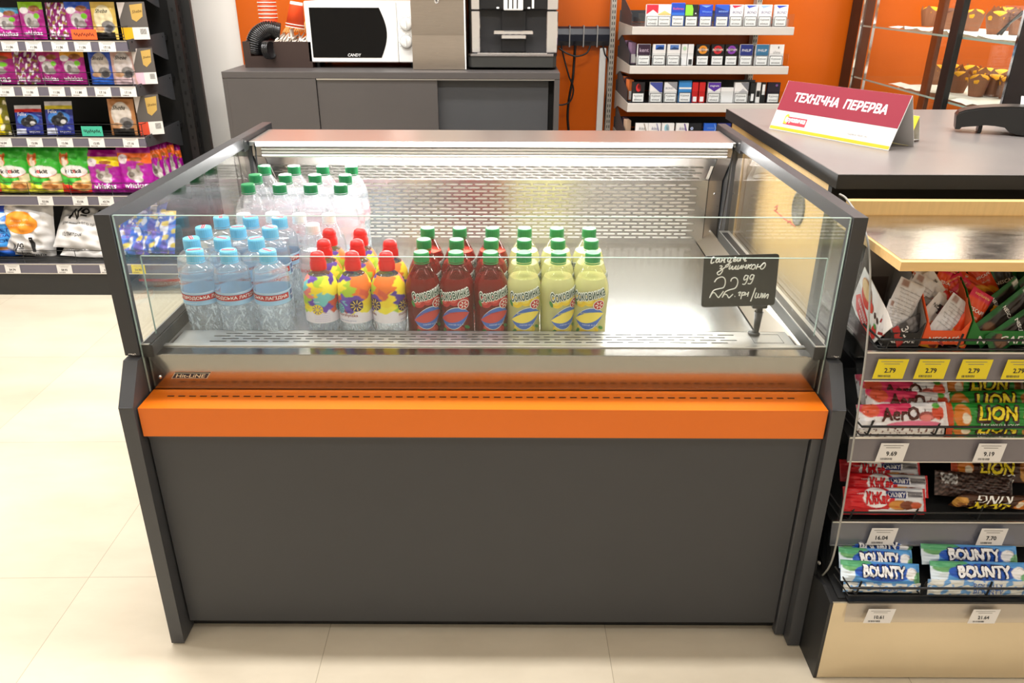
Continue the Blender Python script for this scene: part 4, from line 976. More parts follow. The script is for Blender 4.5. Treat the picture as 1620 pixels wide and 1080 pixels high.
# plastic lids nested in a curved chain
LIDM = mat('glossy_black_lid', (22, 22, 24), 0.22, var=0.05, scale=40, coat=.3)
b = MB(); b.lathe([(0, 0), (.037, 0), (.0385, .0015), (.0385, .006), (.0365, .009), (.033, .0095), (.031, .006), (0, .006)], LIDM, 24)
lid0 = b.build('cup_lid'); first = [True]
def lid(p, d, label):
    q = Vector((0, 0, 1)).rotation_difference(Vector(d)).to_euler()
    o = lid0 if first[0] else lid0.copy()
    if not first[0]: COL.objects.link(o)
    first[0] = False; o.location = p; o.rotation_euler = q
    tag(o, label, 'lid', 'black cup lids in the brown box')
def chain(pts, n, label):
    P = [Vector(p) for p in pts]
    def ev(t):
        k = min(int(t), len(P) - 2); u = t - k; a = P[max(k - 1, 0)]; p, q = P[k], P[k + 1]; e = P[min(k + 2, len(P) - 1)]
        return .5 * (2 * p + (q - a) * u + (2 * a - 5 * p + 4 * q - e) * u * u + (3 * p - a - 3 * q + e) * u ** 3)
    for i in range(n):
        t = (len(P) - 1) * i / (n - 1); lid(ev(t), (ev(min(t + .02, len(P) - 1)) - ev(max(t - .02, 0))).normalized(), label)
c1 = [at(402, 84, 3.66), at(404, 66, 3.66), at(411, 54, 3.67), at(425, 47, 3.69), at(440, 50, 3.70)]
chain(c1, 26, 'black plastic cup lid nested in the bent chain over the brown box')
c2 = [at(424, 84, 3.605) , at(424, 78, 3.605)]
lid(at(424, 79, 3.60), (.9, -.3, .1), 'black cup lid hanging out over the front of the brown box'); lid(at(421, 79, 3.60), (.9, -.3, .1), 'black cup lid hanging out over the front of the brown box')
lid(at(427, 79, 3.60), (.9, -.3, .1), 'black cup lid hanging out over the front of the brown box')
# paper cups
CUPO = mat('orange_paper_cup', (226, 74, 24), 0.5, var=0.04, scale=30); CUPW = mat('cup_white_rim', (246, 238, 226), 0.5, var=.02)
def cup_mb():
    b = MB(); h = .092
    b.lathe([(0, .004), (.026, .004), (.0262, 0), (.039, h), (.0375, h), (.026, .008), (0, .008)], CUPO, 28)
    b.tube([(.0395 * math.cos(a), .0395 * math.sin(a), h) for a in [2 * PI * i / 28 for i in range(28)]], .0019, CUPW, 8, closed=True)
    return b
cp0 = cup_mb().build('paper_cup'); YC = 3.72
xc = at(426, 40, YC).x; zb = at(426, 46, YC).z - .03
for i in range(10):
    o = cp0 if i == 0 else cp0.copy()
    if i: COL.objects.link(o)
    o.location = (xc, YC, zb + .0155 * i - .015); o.rotation_euler = (0, 0, .3 * i)
    tag(o, 'orange paper cup with white rim in the upright stack behind the black lids', 'cup', 'stacked orange paper cups')
CUPB = MB(); h = .092
CUPB.lathe([(0, .004), (.026, .004), (.0262, 0), (.0275, .012)], CUPW, 28); CUPB.lathe([(.0275, .012), (.039, h), (.0375, h), (.026, .008), (0, .008)], CUPO, 28)
CUPB.tube([(.0395 * math.cos(a), .0395 * math.sin(a), h) for a in [2 * PI * i / 28 for i in range(28)]], .0019, CUPW, 8, closed=True)
cpb = CUPB.build('paper_cup'); ax = Vector((.22, .02, 1)).normalized()
p0 = at(465, 44, 3.70)
for i, lb in enumerate(('orange paper cup turned upside down and leaning, the outer one', 'orange paper cup upside down inside the leaning one, only its rim showing')):
    o = cpb if i == 0 else cpb.copy()
    if i: COL.objects.link(o)
    d = Vector((-.16, -.05, -1)).normalized()
    o.rotation_euler = Vector((0, 0, 1)).rotation_difference(d).to_euler(); o.location = at(469, 3, 3.68) + d * (.012 * i)
    tag(o, lb, 'cup', None)
# sugar sticks and stirrers
STW = mat('white_paper_stick', (246, 240, 228), 0.6, var=.03); STT = mat('tan_wood_stick', (226, 176, 104), 0.6, var=.1, scale=60)
rs = random.Random(3)
b = MB(); b.box(-.0035, .0035, -.05, .06, -.0035, .0035, STW, .0028); w0 = b.build('sugar_stick')
b = MB(); b.box(-.003, .003, -.0, .10, -.0012, .0012, STT, .0006); t0 = b.build('stirrer')
k = 0
for i in range(17):
    px = 440 + i * 3.3
    for j in range(2 if i % 3 else 1):
        o = w0 if k == 0 else w0.copy()
        if k: COL.objects.link(o)
        k += 1; o.location = at(px + rs.uniform(-1, 1), 63 - 4.6 * j, 3.69); o.rotation_euler = (rs.uniform(.02, .25), 0, rs.uniform(-.25, .25))
        tag(o, 'white paper sugar stick in the brown box beside the microwave', 'stick', 'white sugar sticks')
for i in range(15):
    o = t0 if i == 0 else t0.copy()
    if i: COL.objects.link(o)
    o.location = at(447 + i * 3.1, 53 - rs.uniform(0, 3), 3.72); o.rotation_euler = (.45, 0, rs.uniform(-.2, .2))
    tag(o, 'tan wooden stirrer standing behind the white sugar sticks', 'stirrer', 'wooden stirrers')
b = MB(); b.box(-.004, .004, -.02, .02, -.02, .02, STW, .002)
tag(b.build('sugar_stick', loc=at(462, 53, 3.685)), 'broad white paper stick standing higher than the others in the box', 'stick')

# microwave
YM = 3.62
mx0, mx1 = at(489, 98, YM).x, at(663, 98, YM).x; mz0 = at(570, 98.8, YM).z; mz1 = at(570, 2, YM).z
mw = thing('microwave', 'white microwave with a dark door window and two round knobs', 'microwave', ((mx0 + mx1) / 2, YM, CZ))
ox, oz = (mx0 + mx1) / 2, CZ; L_, R_ = mx0 - ox, mx1 - ox; B_, T_ = mz0 - oz, mz1 - oz
b = MB(); b.box(L_, R_, .012, .30, B_, T_, WHITEP, .004); b.build('body', mw)
for x in (L_ + .03, R_ - .03):
    for y in (.04, .27):
        b = MB(); b.lathe([(.012, 0), (.013, B_)], BLACKP, 12, Matrix.Translation((x, y, 0))); b.build('foot', mw)
dx = at(629, 50, YM).x - ox
b = MB(); b.box(L_, dx - .0008, 0, .014, B_, T_, WHITEP, .004); dr = b.build('door', mw)
wl, wr, wb, wt = at(496, 90, YM).x - ox, at(604, 90, YM).x - ox, at(550, 91, YM).z - oz, at(550, 12, YM).z - oz
bul = at(612, 50, YM).x - ox - wr
pts = [(wl, wb), (wr, wb)] + [(wr + bul * math.sin(PI * k / 12), wb + (wt - wb) * k / 12) for k in range(1, 12)] + [(wr, wt), (wl, wt)]
b = MB(); b.prism(pts, 1, -.0015, .004, mat('microwave_window', (8, 8, 9), 0.05, var=.02, spec=.25)); wd = b.build('window', dr)
text(tb := MB(), plane(.0017), 'CANDY', at(561, 87, YM).x - ox, at(561, 87, YM).z - oz, w=.058, h=.012, col=(238, 238, 238), bold=.03, shear=.2); tb.build('wordmark', dr)
b = MB(); b.box(dx + .0008, R_, 0.0, .014, B_, T_, WHITEP, .004); cpn = b.build('control_panel', mw)
for py in (38, 66):
    kx, kz = at(643, py, YM).x - ox, at(643, py, YM).z - oz
    b = MB(); Mx = Matrix.Translation((kx, 0, kz)) @ Matrix.Rotation(PI / 2, 4, 'X')
    b.lathe([(.0265, 0), (.0265, .004), (.024, .014), (.021, .017), (0, .017)], WHITEP, 30, Mx); b.box(kx - .0025, kx + .0025, -.021, -.015, kz - .018, kz + .018, WHITEP, .001)
    b.tube([(kx + .028 * math.cos(a), -.0004, kz + .028 * math.sin(a)) for a in [2 * PI * i / 30 for i in range(30)]], .0006, mat('grey_print', (150, 150, 150)), 5, closed=True)
    b.build('knob', cpn)
    mk = MB()
    for k in range(9):
        a = math.radians(215 - 31 * k); q = Vector((kx + .033 * math.cos(a), 0, kz + .033 * math.sin(a))); mk.box(q.x - .0012, q.x + .0012, -.0006, 0, q.z - .0012, q.z + .0012, MATS['grey_print'])
    mk.build('dial_marks', cpn)
# steel dispenser
YD = 3.56
sx0, sx1 = at(654, 108, YD).x, at(738, 108, YD).x
ds = thing('steel_dispenser', 'brushed steel upright dispenser box between the microwave and the coffee machine', 'dispenser', ((sx0 + sx1) / 2, YD, CZ)); w2 = (sx1 - sx0) / 2
b = MB(); b.box(-w2, w2, .004, .27, .004, .46, STEEL_D, .002); b.build('body', ds)
b = MB(); v = []
for k in range(9):
    t = k / 8; v += [(-w2, -.012 * math.sin(PI * t) ** 2 * .3 + 0.002, 0), (w2, -.012 * math.sin(PI * t) ** 2 * .3 + .002, 0)]
n = 48; v = []
for j in range(n + 1):
    z = .002 + .456 * j / n; y = -.004 - .006 * math.cos(j / n * 7)
    v += [(-w2, y, z), (w2 - .006, y, z)]
b.add(v, [(2 * j, 2 * j + 1, 2 * j + 3, 2 * j + 2) for j in range(n)], STEEL_D, True); b.box(-w2, w2 - .006, -.001, .004, .002, .458, STEEL_D); b.build('front_door', ds)
b = MB(); b.box(w2 - .006, w2, -.008, .004, .002, .46, WHITEP, .001); b.build('edge_trim', ds)
kx, kz = at(691, 2, YD).x - (sx0 + sx1) / 2, at(691, 2, YD).z - CZ
b = MB(); b.lathe([(.011, 0), (.011, .004), (.008, .006), (.0055, .0045), (0, .0045)], CHROME, 20, Matrix.Translation((kx, -.006, kz)) @ Matrix.Rotation(PI / 2, 4, 'X')); b.box(kx - .001, kx + .001, -.0125, -.01, kz - .004, kz + .004, BLACKP); b.build('lock', ds)
# coffee machine
YK = 3.60
def kx_(px): return at(px, 60, YK).x - at(811, 60, YK).x
def kz_(py): return at(811, py, YK).z - CZ
cm = thing('coffee_machine', 'black and chrome coffee machine on the grey sideboard', 'coffee machine', (at(811, 60, YK).x, YK, CZ))
Lx, Rx = kx_(739), kx_(882); zf = kz_(99); ztray = kz_(83)
b = MB(); b.box(Lx + .004, Rx - .004, .05, .36, .012, .46, BLACKP, .006); b.box(Lx + .03, Rx - .03, .02, .06, ztray, kz_(16), mat('dark_recess', (44, 44, 46), .4)); b.build('body', cm)
b = MB(); b.box(Lx + .002, Rx - .002, .0, .36, .001, .014, BLACKP, .004); b.build('foot_plate', cm)
b = MB(); pr = [(Lx + .004, .05), (Lx + .004, -.02), (Lx + .02, -.045), (Rx - .02, -.045), (Rx - .004, -.02), (Rx - .004, .05)]
b.prism(pr, 2, .012, ztray - .012, mat('dark_grey_tray', (60, 60, 58), .3)); b.build('drip_tray', cm)
b = MB(); b.prism([(x * 1.01, y - .003) for x, y in pr], 2, ztray - .012, ztray - .002, CHROME); gr = b.build('tray_rim', cm)
b = MB(); b.box(Lx + .045, Rx - .045, -.035, .02, ztray - .002, ztray + .001, CHROME)
for k in range(9): b.box(Lx + .06 + k * .026, Lx + .076 + k * .026, -.03, .015, ztray + .001, ztray + .0014, BLACKP)
b.build('grid', gr)
for px0, px1 in ((746, 760), (864, 882)):
    b = MB(); b.box(kx_(px0), kx_(px1), -.012, .06, ztray, kz_(17.5), CHROME, .003); b.build('side_column', cm)
    b = MB(); b.box(kx_(px0), kx_(px1), -.014, .06, kz_(15), .46, CHROME, .003); b.build('side_column', cm)
b = MB(); b.box(kx_(760), kx_(864), -.02, .06, kz_(15), .46, BLACKP, .004); b.build('brew_head', cm)
b = MB(); b.box(kx_(793), kx_(832), -.012, .03, ztray, kz_(16), BLACKP, .004); b.build('centre_column', cm)
sp_ = MB()
sp_.box(kx_(797), kx_(827), -.045, -.015, kz_(16), kz_(-6), WHITEP, .003)
for px in (804, 811, 818): sp_.box(kx_(px) - .0025, kx_(px) + .0025, -.0465, -.044, kz_(13), kz_(-6), BLACKP)
sp_.build('coffee_spout', cm)
b = MB(); b.box(kx_(781), kx_(843), -.032, -.008, kz_(54.5), kz_(48), CHROME, .003); b.box(kx_(793), kx_(832), -.026, -.008, kz_(61.5), kz_(54.5), CHROME, .003); b.build('cup_shelf', cm)
for px in (788, 836):
    b = MB(); b.lathe([(.006, 0), (.006, .006), (0, .007)], WHITEP, 12, Matrix.Translation((kx_(px), -.024, kz_(13.5)))); b.build('nozzle', cm)
b = MB(); b.box(kx_(840.5), kx_(844), -.0225, -.02, kz_(13), kz_(-3), WHITEP); b.build('light_strip', cm)
# sockets and cords on the wall
YS = 4.0
zs0, zs1 = at(925, 72, YS).z, at(925, 42, YS).z
for i, (pa, pb) in enumerate(((880, 900.5), (901.5, 922.5), (923.5, 944), (945, 965))):
    xa, xb = at(pa, 57, YS).x, at(pb, 57, YS).x; xm = (xa + xb) / 2; wv = (xb - xa) / 2
    sk = thing('wall_socket', f'black wall socket on the orange wall, {("leftmost, beside the coffee machine", "second from left of four", "third from left of four", "rightmost, beside the rack post")[i]}', 'socket', (xm, 4.019, (zs0 + zs1) / 2))
    hz = (zs1 - zs0) / 2
    b = MB(); pts = [(-.0, -hz), (-.03, -hz), (-.044, -hz * .5), (-.046, hz * .2), (-.036, hz * .8), (-.02, hz), (0, hz)]
    b.prism([(y, z) for y, z in pts], 0, -wv, wv, mat('black_socket', (30, 34, 46), .3)); b.build('housing', sk)
    b = MB(); b.box(wv - .002, wv + .003, -.05, 0, -hz * 1.12, hz * 1.12, mat('grey_plastic', (150, 148, 146), .4)); b.build('divider', sk)
CORD = mat('black_cable', (20, 20, 22), 0.45)
def cord(pts, label, r=.005):
    P = [at(px, py, y) for px, py, y in pts]; Q = []
    for i in range(len(P) - 1):
        a = P[max(i - 1, 0)]; p, q = P[i], P[i + 1]; e = P[min(i + 2, len(P) - 1)]
        for k in range(8):
            u = k / 8; Q.append(.5 * (2 * p + (q - a) * u + (2 * a - 5 * p + 4 * q - e) * u * u + (3 * p - a - 3 * q + e) * u ** 3))
    Q.append(P[-1]); b = MB(); b.tube(Q, r, CORD, 8); tag(b.build('power_cord'), label, 'cord')
cord([(910, 72, 3.97), (908, 100, 3.97), (906, 125, 3.96), (900, 158, 3.965), (898, 185, 3.97), (900, 215, 3.97), (901, 260, 3.97)], 'thick black power cord hanging straight down from the second wall socket', .0062)
cord([(888, 72, 3.975), (893, 95, 3.965), (900, 120, 3.955), (907, 140, 3.955), (902, 160, 3.95), (886, 166, 3.95), (870, 158, 3.95)], 'black cord curling from the first socket back behind the sideboard', .004)
cord([(934, 72, 3.975), (928, 84, 3.965), (912, 89, 3.955), (896, 84, 3.95), (884, 76, 3.95)], 'short black cord looping from the third socket to the coffee machine', .004)
cord([(954, 72, 3.975), (957, 86, 3.965), (962, 95, 3.965), (964, 120, 3.97), (958, 160, 3.975), (957, 200, 3.985), (958, 230, 3.99)], 'thin black cord dropping from the rightmost socket beside the white trunking', .0035)
xa, xb = at(947, 120, 4.0).x, at(957, 120, 4.0).x
b = MB(); b.box(xa, xb, 3.995, 4.018, 0, at(950, 76, 4.0).z, WHITEP, .002); tag(b.build('cable_trunking'), 'white vertical cable trunking below the wall sockets', 'trunking')

# ------------------------------------------------------------------ cigarette rack
RGREY = mat('grey_rack_steel', (176, 170, 160), 0.4, var=.04, scale=20); RDARK = mat('dark_rack_back', (52, 54, 58), .5, var=.05)
RX0, RX1, RY0, RY1 = .512, 1.175, 3.5, 3.955
rk_ = thing('cigarette_rack', 'grey metal rack with four shelves of cigarette packs on the orange wall', 'rack', (.84, 3.8, 0))
def rp(mb, name, parent=None): return mb.build(name, parent or rk_, (0, 0, 0) if parent else (-.84, -3.8, 0))
for x in (.472, 1.150):
    b = MB(); b.box(x - .012, x + .012, RY1, 4.015, 0, 1.9, RGREY, .001)
    for k in range(62):
        for dx_ in (-.005, .005): b.box(x + dx_ - .0018, x + dx_ + .0018, RY1 - .0004, RY1, .3 + k * .025, .314 + k * .025, SHADOWBOX)
    rp(b, 'upright_post')
RSH = [(1.115, 1.083, 'top'), (.960, .927, 'second'), (.806, .769, 'third'), (.632, .598, 'bottom')]
for zt, zb, nm in RSH:
    b = MB(); b.box(RX0 - .012, RX1, RY0 + .002, RY1, zt - .006, zt - .003, RDARK); b.box(RX0 - .012, RX1, RY1 - .004, RY1, zt, zt + .05, RDARK); s_ = rp(b, 'shelf')
    b = MB(); b.box(RX0 - .014, RX1, RY0 - .004, RY0 + .004, zb, zt, mat('pale_rail', (196, 190, 184), .3, var=.04), .0015); b.build('front_rail', s_)
    b = MB(); b.prism([(RY0, zb), (RY0, zt), (RY1, zt), (RY1, zb - .05), (RY1 - .12, zb - .02)], 0, RX0 - .014, RX0 - .011, RGREY); b.build('side_bracket', s_)
    b = MB(); b.prism([(RY0 + .06, zt), (RY0 + .06, zt + .045), (RY1 - .03, zt + .12), (RY1 - .03, zt)], 0, RX0 - .01, RX0 - .008, RDARK); b.build('end_stop', s_)
    b = MB(); b.box(RX0 + .01, RX1 - .004, RY0 + .006, RY0 + .009, zt - .002, zt + .05, ACRYL); b.build('acrylic_lip', s_)
    b = MB()
    for k in range(11): b.box(RX0 + .02 + k * .062, RX0 + .021 + k * .062, RY0 + .012, RY1 - .04, zt - .002, zt + .03, ACRYL)
    b.build('divider', s_)
def pack_mb(spec):
    w, h, d = spec.get('w', .055), spec.get('h', .086), .022
    b = MB(); b.box(-w / 2, w / 2, 0, d, 0, h, PAPER, .0012, col=spec['body']); S = plane(0)
    if 'top' in spec: patch(b, S, -w / 2 + .001, w / 2 - .001, h * .48, h - .001, 1, 1, spec['top'], eps=.0003)
    for sh in spec.get('shapes', ()):
        if sh[0] == 'p': poly(b, S, [(x * w, z * h) for x, z in sh[1]], sh[2], eps=.0006)
        elif sh[0] == 'e': disc(b, S, sh[1] * w, sh[2] * h, sh[3] * w, sh[4] * h, sh[5], eps=.0007)
        elif sh[0] == 't': text(b, S, sh[1], sh[2] * w, sh[3] * h, w=sh[4] * w, col=sh[5], eps=.001, bold=.02, shear=sh[6] if len(sh) > 6 else 0)
    if spec.get('warn', True):
        patch(b, S, -w * .46, w * .46, h * .02, h * .47, 1, 1, (30, 30, 30), eps=.0008); patch(b, S, -w * .42, w * .42, h * .045, h * .445, 1, 1, (244, 242, 240), eps=.001)
        text(b, S, 'Куріння', 0, h * .32, w=w * .66, col=(40, 40, 40), eps=.0013); text(b, S, 'вбиває', 0, h * .15, w=w * .6, col=(40, 40, 40), eps=.0013)
    return b
BW = (246, 244, 244)
def chev(c): return ('p', [(-.46, .98), (.46, .98), (.46, .86), (.0, .80), (-.46, .98)], c)
def bond(c): return dict(body=BW, shapes=[('p', [(-.4, .97), (.46, .97), (-.2, .84)], c), ('t', 'BOND', .05, .66, .72, (120, 120, 150), .2)])
def ring(c): return dict(body=(22, 20, 22), shapes=[('e', 0, .74, .34, .2, c), ('e', 0, .74, .16, .1, (22, 20, 22)), ('t', 'ROTHM', 0, .74, .8, (246, 240, 230))])
def halfp(c, word, tc=(240, 240, 246)): return dict(body=BW, top=c, shapes=[('t', word, 0, .72, .7, tc)])
ROWS = [
 [(1033, dict(body=BW, shapes=[('p', [(-.49, .99), (.49, .99), (.49, .55), (0, .76), (-.49, .55)], (206, 40, 60))]), 'red and white chevron'), (1051.5, dict(body=BW, shapes=[('p', [(-.49, .52), (.49, .52), (.49, .56), (0, .72), (-.49, .56)], (226, 196, 120))]), 'white and gold chevron'),
  (1073, dict(body=(40, 110, 214), h=.092, shapes=[('p', [(-.48, .6), (.48, .6), (.48, .98), (-.48, .98)], (34, 70, 180)), ('t', 'Ruthman', .0, .76, .8, (220, 90, 120))]), 'tall blue'), (1094.5, dict(body=(26, 26, 28), shapes=[('p', [(-.49, .5), (.1, .5), (.1, .8), (0, .98), (-.49, .98)], (140, 220, 60)), ('e', .3, .6, .05, .03, (240, 240, 240))]), 'lime green and black'),
  (1117, dict(body=(36, 70, 190), shapes=[('p', [(-.4, .96), (.4, .96), (0, .86)], (120, 160, 240)), ('t', 'Winston', .05, .68, .7, (120, 160, 240))]), 'royal blue with pale wedge'), (1143, dict(body=(44, 90, 200), shapes=[('p', [(-.49, .5), (.49, .5), (.49, .7), (-.49, .9)], (30, 56, 140)), ('t', 'winston', .05, .7, .7, (150, 180, 240))]), 'two-tone blue'),
  (1165.5, bond((206, 50, 80)), 'white with a red corner'), (1188.5, bond((70, 90, 190)), 'white with a blue corner, left of the pale one'), (1211, bond((160, 190, 240)), 'white with a pale blue corner'), (1236, bond((60, 80, 190)), 'white with a blue corner at the right end')],
 [(1019, halfp((52, 28, 52), 'kent', (190, 170, 190)), 'dark plum'), (1043, dict(body=BW, shapes=[('p', [(-.3, .74), (.36, .74), (.36, .96), (-.3, .96)], (60, 110, 200)), ('p', [(-.3, .74), (.36, .74), (.36, .84), (0, .9)], (30, 50, 110))]), 'white with a blue landscape, left one'), (1066, dict(body=BW, shapes=[('p', [(-.3, .74), (.36, .74), (.36, .96), (-.3, .96)], (90, 130, 200)), ('p', [(-.3, .74), (.36, .74), (.36, .8), (0, .88)], (40, 60, 120))]), 'white with a blue landscape, right one'),
  (1083, dict(body=BW, w=.024, warn=False, shapes=[('e', 0, .8, .3, .1, (190, 226, 190))]), 'narrow white pack edge with green dots'), (1093, dict(body=BW, w=.024, warn=False, shapes=[('p', [(-.3, .05), (.3, .05), (.3, .3), (-.3, .3)], (60, 60, 60))]), 'narrow white pack edge with a barcode'), (1112, ring((236, 150, 40)), 'black with an orange ring'), (1135.5, ring((206, 40, 50)), 'black with a red ring'),
  (1157.5, ring((140, 60, 180)), 'black with a purple ring'), (1181, halfp((36, 50, 130), 'PHILIP'), 'navy topped'), (1206, halfp((60, 120, 160), 'PHILIP'), 'teal topped'), (1229, dict(body=BW, w=.06, shapes=[('e', .1, .86, .04, .06, (80, 80, 80)), ('t', 'slims', 0, .64, .5, (180, 180, 180))]), 'wide all-white')],
 [(1010, dict(body=(28, 24, 26), shapes=[('e', 0, .72, .2, .2, (206, 40, 40)), ('e', .1, .78, .2, .16, (28, 24, 26))]), 'black with a red swoosh'), (1038, dict(body=BW, shapes=[('p', [(-.49, .98), (.49, .98), (.49, .5), (.3, .5), (-.49, .9)], (70, 80, 160)), ('p', [(-.49, .9), (.1, .6), (-.49, .7)], BW)]), 'white with a violet diagonal'), (1061, dict(body=BW, shapes=[('p', [(-.3, .98), (.49, .98), (.49, .6)], (150, 150, 156)), ('t', 'BOND', -.1, .7, .6, (150, 150, 160))]), 'white with a grey diagonal'),
  (1084, dict(body=(60, 140, 210), h=.092, shapes=[('p', [(-.49, .62), (.49, .62), (.49, .7), (-.49, .7)], BW)]), 'sky blue with a white stripe'), (1100, dict(body=(206, 30, 30), w=.026, warn=False, shapes=[('p', [(-.3, .06), (.3, .06), (.3, .3), (-.3, .3)], BW)]), 'bright red pack edge, left one'), (1111, dict(body=(206, 30, 30), w=.026, warn=False, shapes=[('p', [(-.3, .06), (.3, .06), (.3, .3), (-.3, .3)], BW)]), 'bright red pack edge, right one'),
  (1130, dict(body=BW, shapes=[('p', [(-.49, .98), (.49, .98), (.49, .75), (0, .55), (-.49, .75)], (90, 50, 160)), ('t', 'magnum', 0, .8, .7, BW)]), 'white with a purple wedge'), (1151, dict(body=BW, h=.064, warn=False), 'short plain white'), (1173, dict(body=BW, w=.06, shapes=[('p', [(-.1, .98), (.49, .98), (.49, .56)], (130, 130, 136)), ('p', [(.1, .7), (.49, .5), (-.2, .5)], (190, 190, 196))]), 'white with grey facets'),
  (1191, dict(body=(30, 30, 30), w=.02, warn=False, shapes=[('p', [(-.3, .1), (.3, .1), (.3, .45), (-.3, .45)], BW)]), 'black and white pack edge, leftmost'), (1200, dict(body=(236, 232, 230), w=.018, warn=False, shapes=[('p', [(-.4, .3), (.4, .3), (.4, .6), (-.4, .6)], (30, 30, 30))]), 'black and white pack edge, middle'), (1208, dict(body=(30, 30, 30), w=.02, warn=False, shapes=[('p', [(-.3, .4), (.3, .4), (.3, .9), (-.3, .9)], BW)]), 'black and white pack edge, rightmost'), (1224, dict(body=(34, 26, 40), shapes=[('e', .2, .86, .1, .06, (120, 80, 140))]), 'black with violet script')],
 [(1016, dict(body=BW, shapes=[('p', [(.1, .98), (.2, .98), (.4, .6), (.3, .55)], (170, 160, 150)), ('t', 'kiss', 0, .74, .5, (150, 150, 150), .3)]), 'white with grey script, leftmost'), (1036, dict(body=BW, shapes=[('p', [(.1, .98), (.2, .98), (.4, .6), (.3, .55)], (160, 160, 190)), ('t', 'kiss', 0, .74, .5, (140, 140, 170), .3)]), 'white with lilac script'), (1057.5, dict(body=BW, shapes=[('e', -.1, .75, .2, .2, (150, 210, 230)), ('e', -.02, .75, .18, .18, BW)]), 'white with a pale blue curl'),
  (1080, dict(body=BW, shapes=[('p', [(.1, .98), (.2, .98), (.4, .6), (.3, .55)], (110, 80, 150)), ('t', 'kiss', 0, .74, .5, (130, 120, 160), .3)]), 'white with violet script'), (1101, dict(body=(26, 26, 30), shapes=[('e', -.3, .74, .12, .08, (200, 210, 240)), ('e', -.3, .74, .06, .04, (60, 110, 200))]), 'black with a pale eye'), (1124, dict(body=(40, 100, 210), shapes=[('t', 'VIKING', .05, .76, .6, (120, 160, 230)), ('p', [(.3, .96), (.36, .96), (.48, .74), (.36, .52), (.3, .52), (.42, .74)], (140, 180, 240))]), 'bright blue with a chevron'), (1147, dict(body=(40, 50, 130), shapes=[('p', [(-.1, .7), (.35, .7), (.35, .8), (0, .78)], BW)]), 'navy with a white bar')]]
for r, row in enumerate(ROWS):
    zt = RSH[r][0]
    for px, sp, nm in row:
        py = (22, 84, 145, 200)[r]; x = at(px, py, RY0 + .03).x
        b = pack_mb(sp)
        tag(b.build('cigarette_pack', loc=(x, RY0 + .03, zt - .0015), rot=(-.06, 0, .02 * math.sin(px))), f'{nm} cigarette pack, {RSH[r][2]} rack shelf', 'cigarette pack', f'cigarette packs on the {RSH[r][2]} rack shelf')
# packs seen edge-on at the left ends of the shelves
for r, n, c in ((1, 3, (150, 120, 150)), (2, 5, (226, 120, 60)), (3, 2, (226, 190, 160))):
    for k in range(n):
        b = MB(); b.box(-.011, .011, 0, .055, 0, .086, PAPER, .001, col=(c if k % 2 == 0 else (60, 40, 50))); z = RSH[r][0] - .0015
        patch(b, plane(0), -.009, .009, .004, .04, 1, 1, (238, 234, 230), eps=.0004)
        tag(b.build('cigarette_pack', loc=(RX0 + .012 + .0, 3.60 + .06 * k, z), rot=(0, 0, .1)), f'cigarette pack seen edge-on behind others at the left end, {RSH[r][2]} rack shelf', 'cigarette pack', f'edge-on packs on the {RSH[r][2]} rack shelf')
# ------------------------------------------------------------------ till counter on the right
ctr = thing('till_counter', 'till counter with dark grey top and pale wood side, right of the cooler', 'counter', (1.4, 2.0, 0))
def tp(mb, name, parent=None, lab=None):
    o = mb.build(name, parent or ctr, (0, 0, 0) if parent else (-1.4, -2.0, 0))
    if lab: o['label'] = lab
    return o
TOPM = mat('grey_worktop_laminate', (124, 118, 116), 0.32, var=0.04, scale=10, rvar=.04)
b = MB(); b.box(.652, 2.3, 1.553, 2.445, .903, .933, TOPM, .0015); wt = tp(b, 'worktop')
b = MB(); b.box(.6510, .6520, 1.5525, 2.45, .9035, .9322, BLACKM); b.box(.6512, 2.3, 1.5518, 1.553, .9035, .9322, BLACKM); b.build('edge_band', wt)['label'] = 'black edge band'
b = MB(); b.box(.672, .69, 1.64, 2.44, 0, .903, OAK_F); tp(b, 'side_board', lab='pale wood side board')
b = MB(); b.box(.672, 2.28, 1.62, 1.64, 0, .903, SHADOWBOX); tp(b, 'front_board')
gx = atx(1263, 330, .671)
b = MB(); Mx = Matrix.Translation((.672, gx.y, gx.z)) @ Matrix.Rotation(-PI / 2, 4, 'Y')
b.lathe([(.04, 0), (.04, .003), (.034, .004), (.033, .002), (0, .002)], mat('grey_grommet', (96, 94, 92), .5), 28, Mx); tp(b, 'grommet', lab='grey round cable grommet')
b = MB(); RED = mat('red_marker', (214, 70, 60), .5)
for st in (((1226, 328), (1230, 325), (1229, 331), (1225, 333)), ((1226, 333), (1234, 340), (1242, 347), (1250, 352), (1258, 358)), ((1246, 352), (1250, 349), (1252, 355))):
    b.tube([atx(px, py, .6712) for px, py in st], .0016, RED, 5)
o = b.build('red_scribble', ctr, (-1.4, -2.0, 0)); o['label'] = 'red marker line on the wood'
# ------------------------------------------------------------------ snack rack in front of the till
SX = .6135
snk = thing('snack_rack', 'checkout snack rack with wood ledge, clear side panel and four black shelves', 'rack', (.9, 1.3, 0))
def sp(mb, name, parent=None, lab=None):
    o = mb.build(name, parent or snk, (0, 0, 0) if parent else (-.9, -1.3, 0))
    if lab: o['label'] = lab
    return o
XE = 1.55
b = MB(); b.prism([(1.147, 0.001), (1.147, .198), (1.19, .205), (1.235, .19), (1.26, .28), (1.47, .30), (1.47, 0.001)], 0, SX, SX + .006, BLACKM)
b.tube([(SX - .001, 1.222, .232), (SX + .001, 1.222, .232)], .004, ALU, 8); sp(b, 'side_panel')
b = MB(); b.box(SX + .006, XE, 1.146, 1.15, .004, .199, mat('beige_kick_panel', (214, 198, 168), .22, .55, var=.1, scale=5, rvar=.05)); b.box(SX + .006, XE, 1.15, 1.47, .15, .199, BLACKM); sp(b, 'kick_panel', lab='shiny beige kick panel')
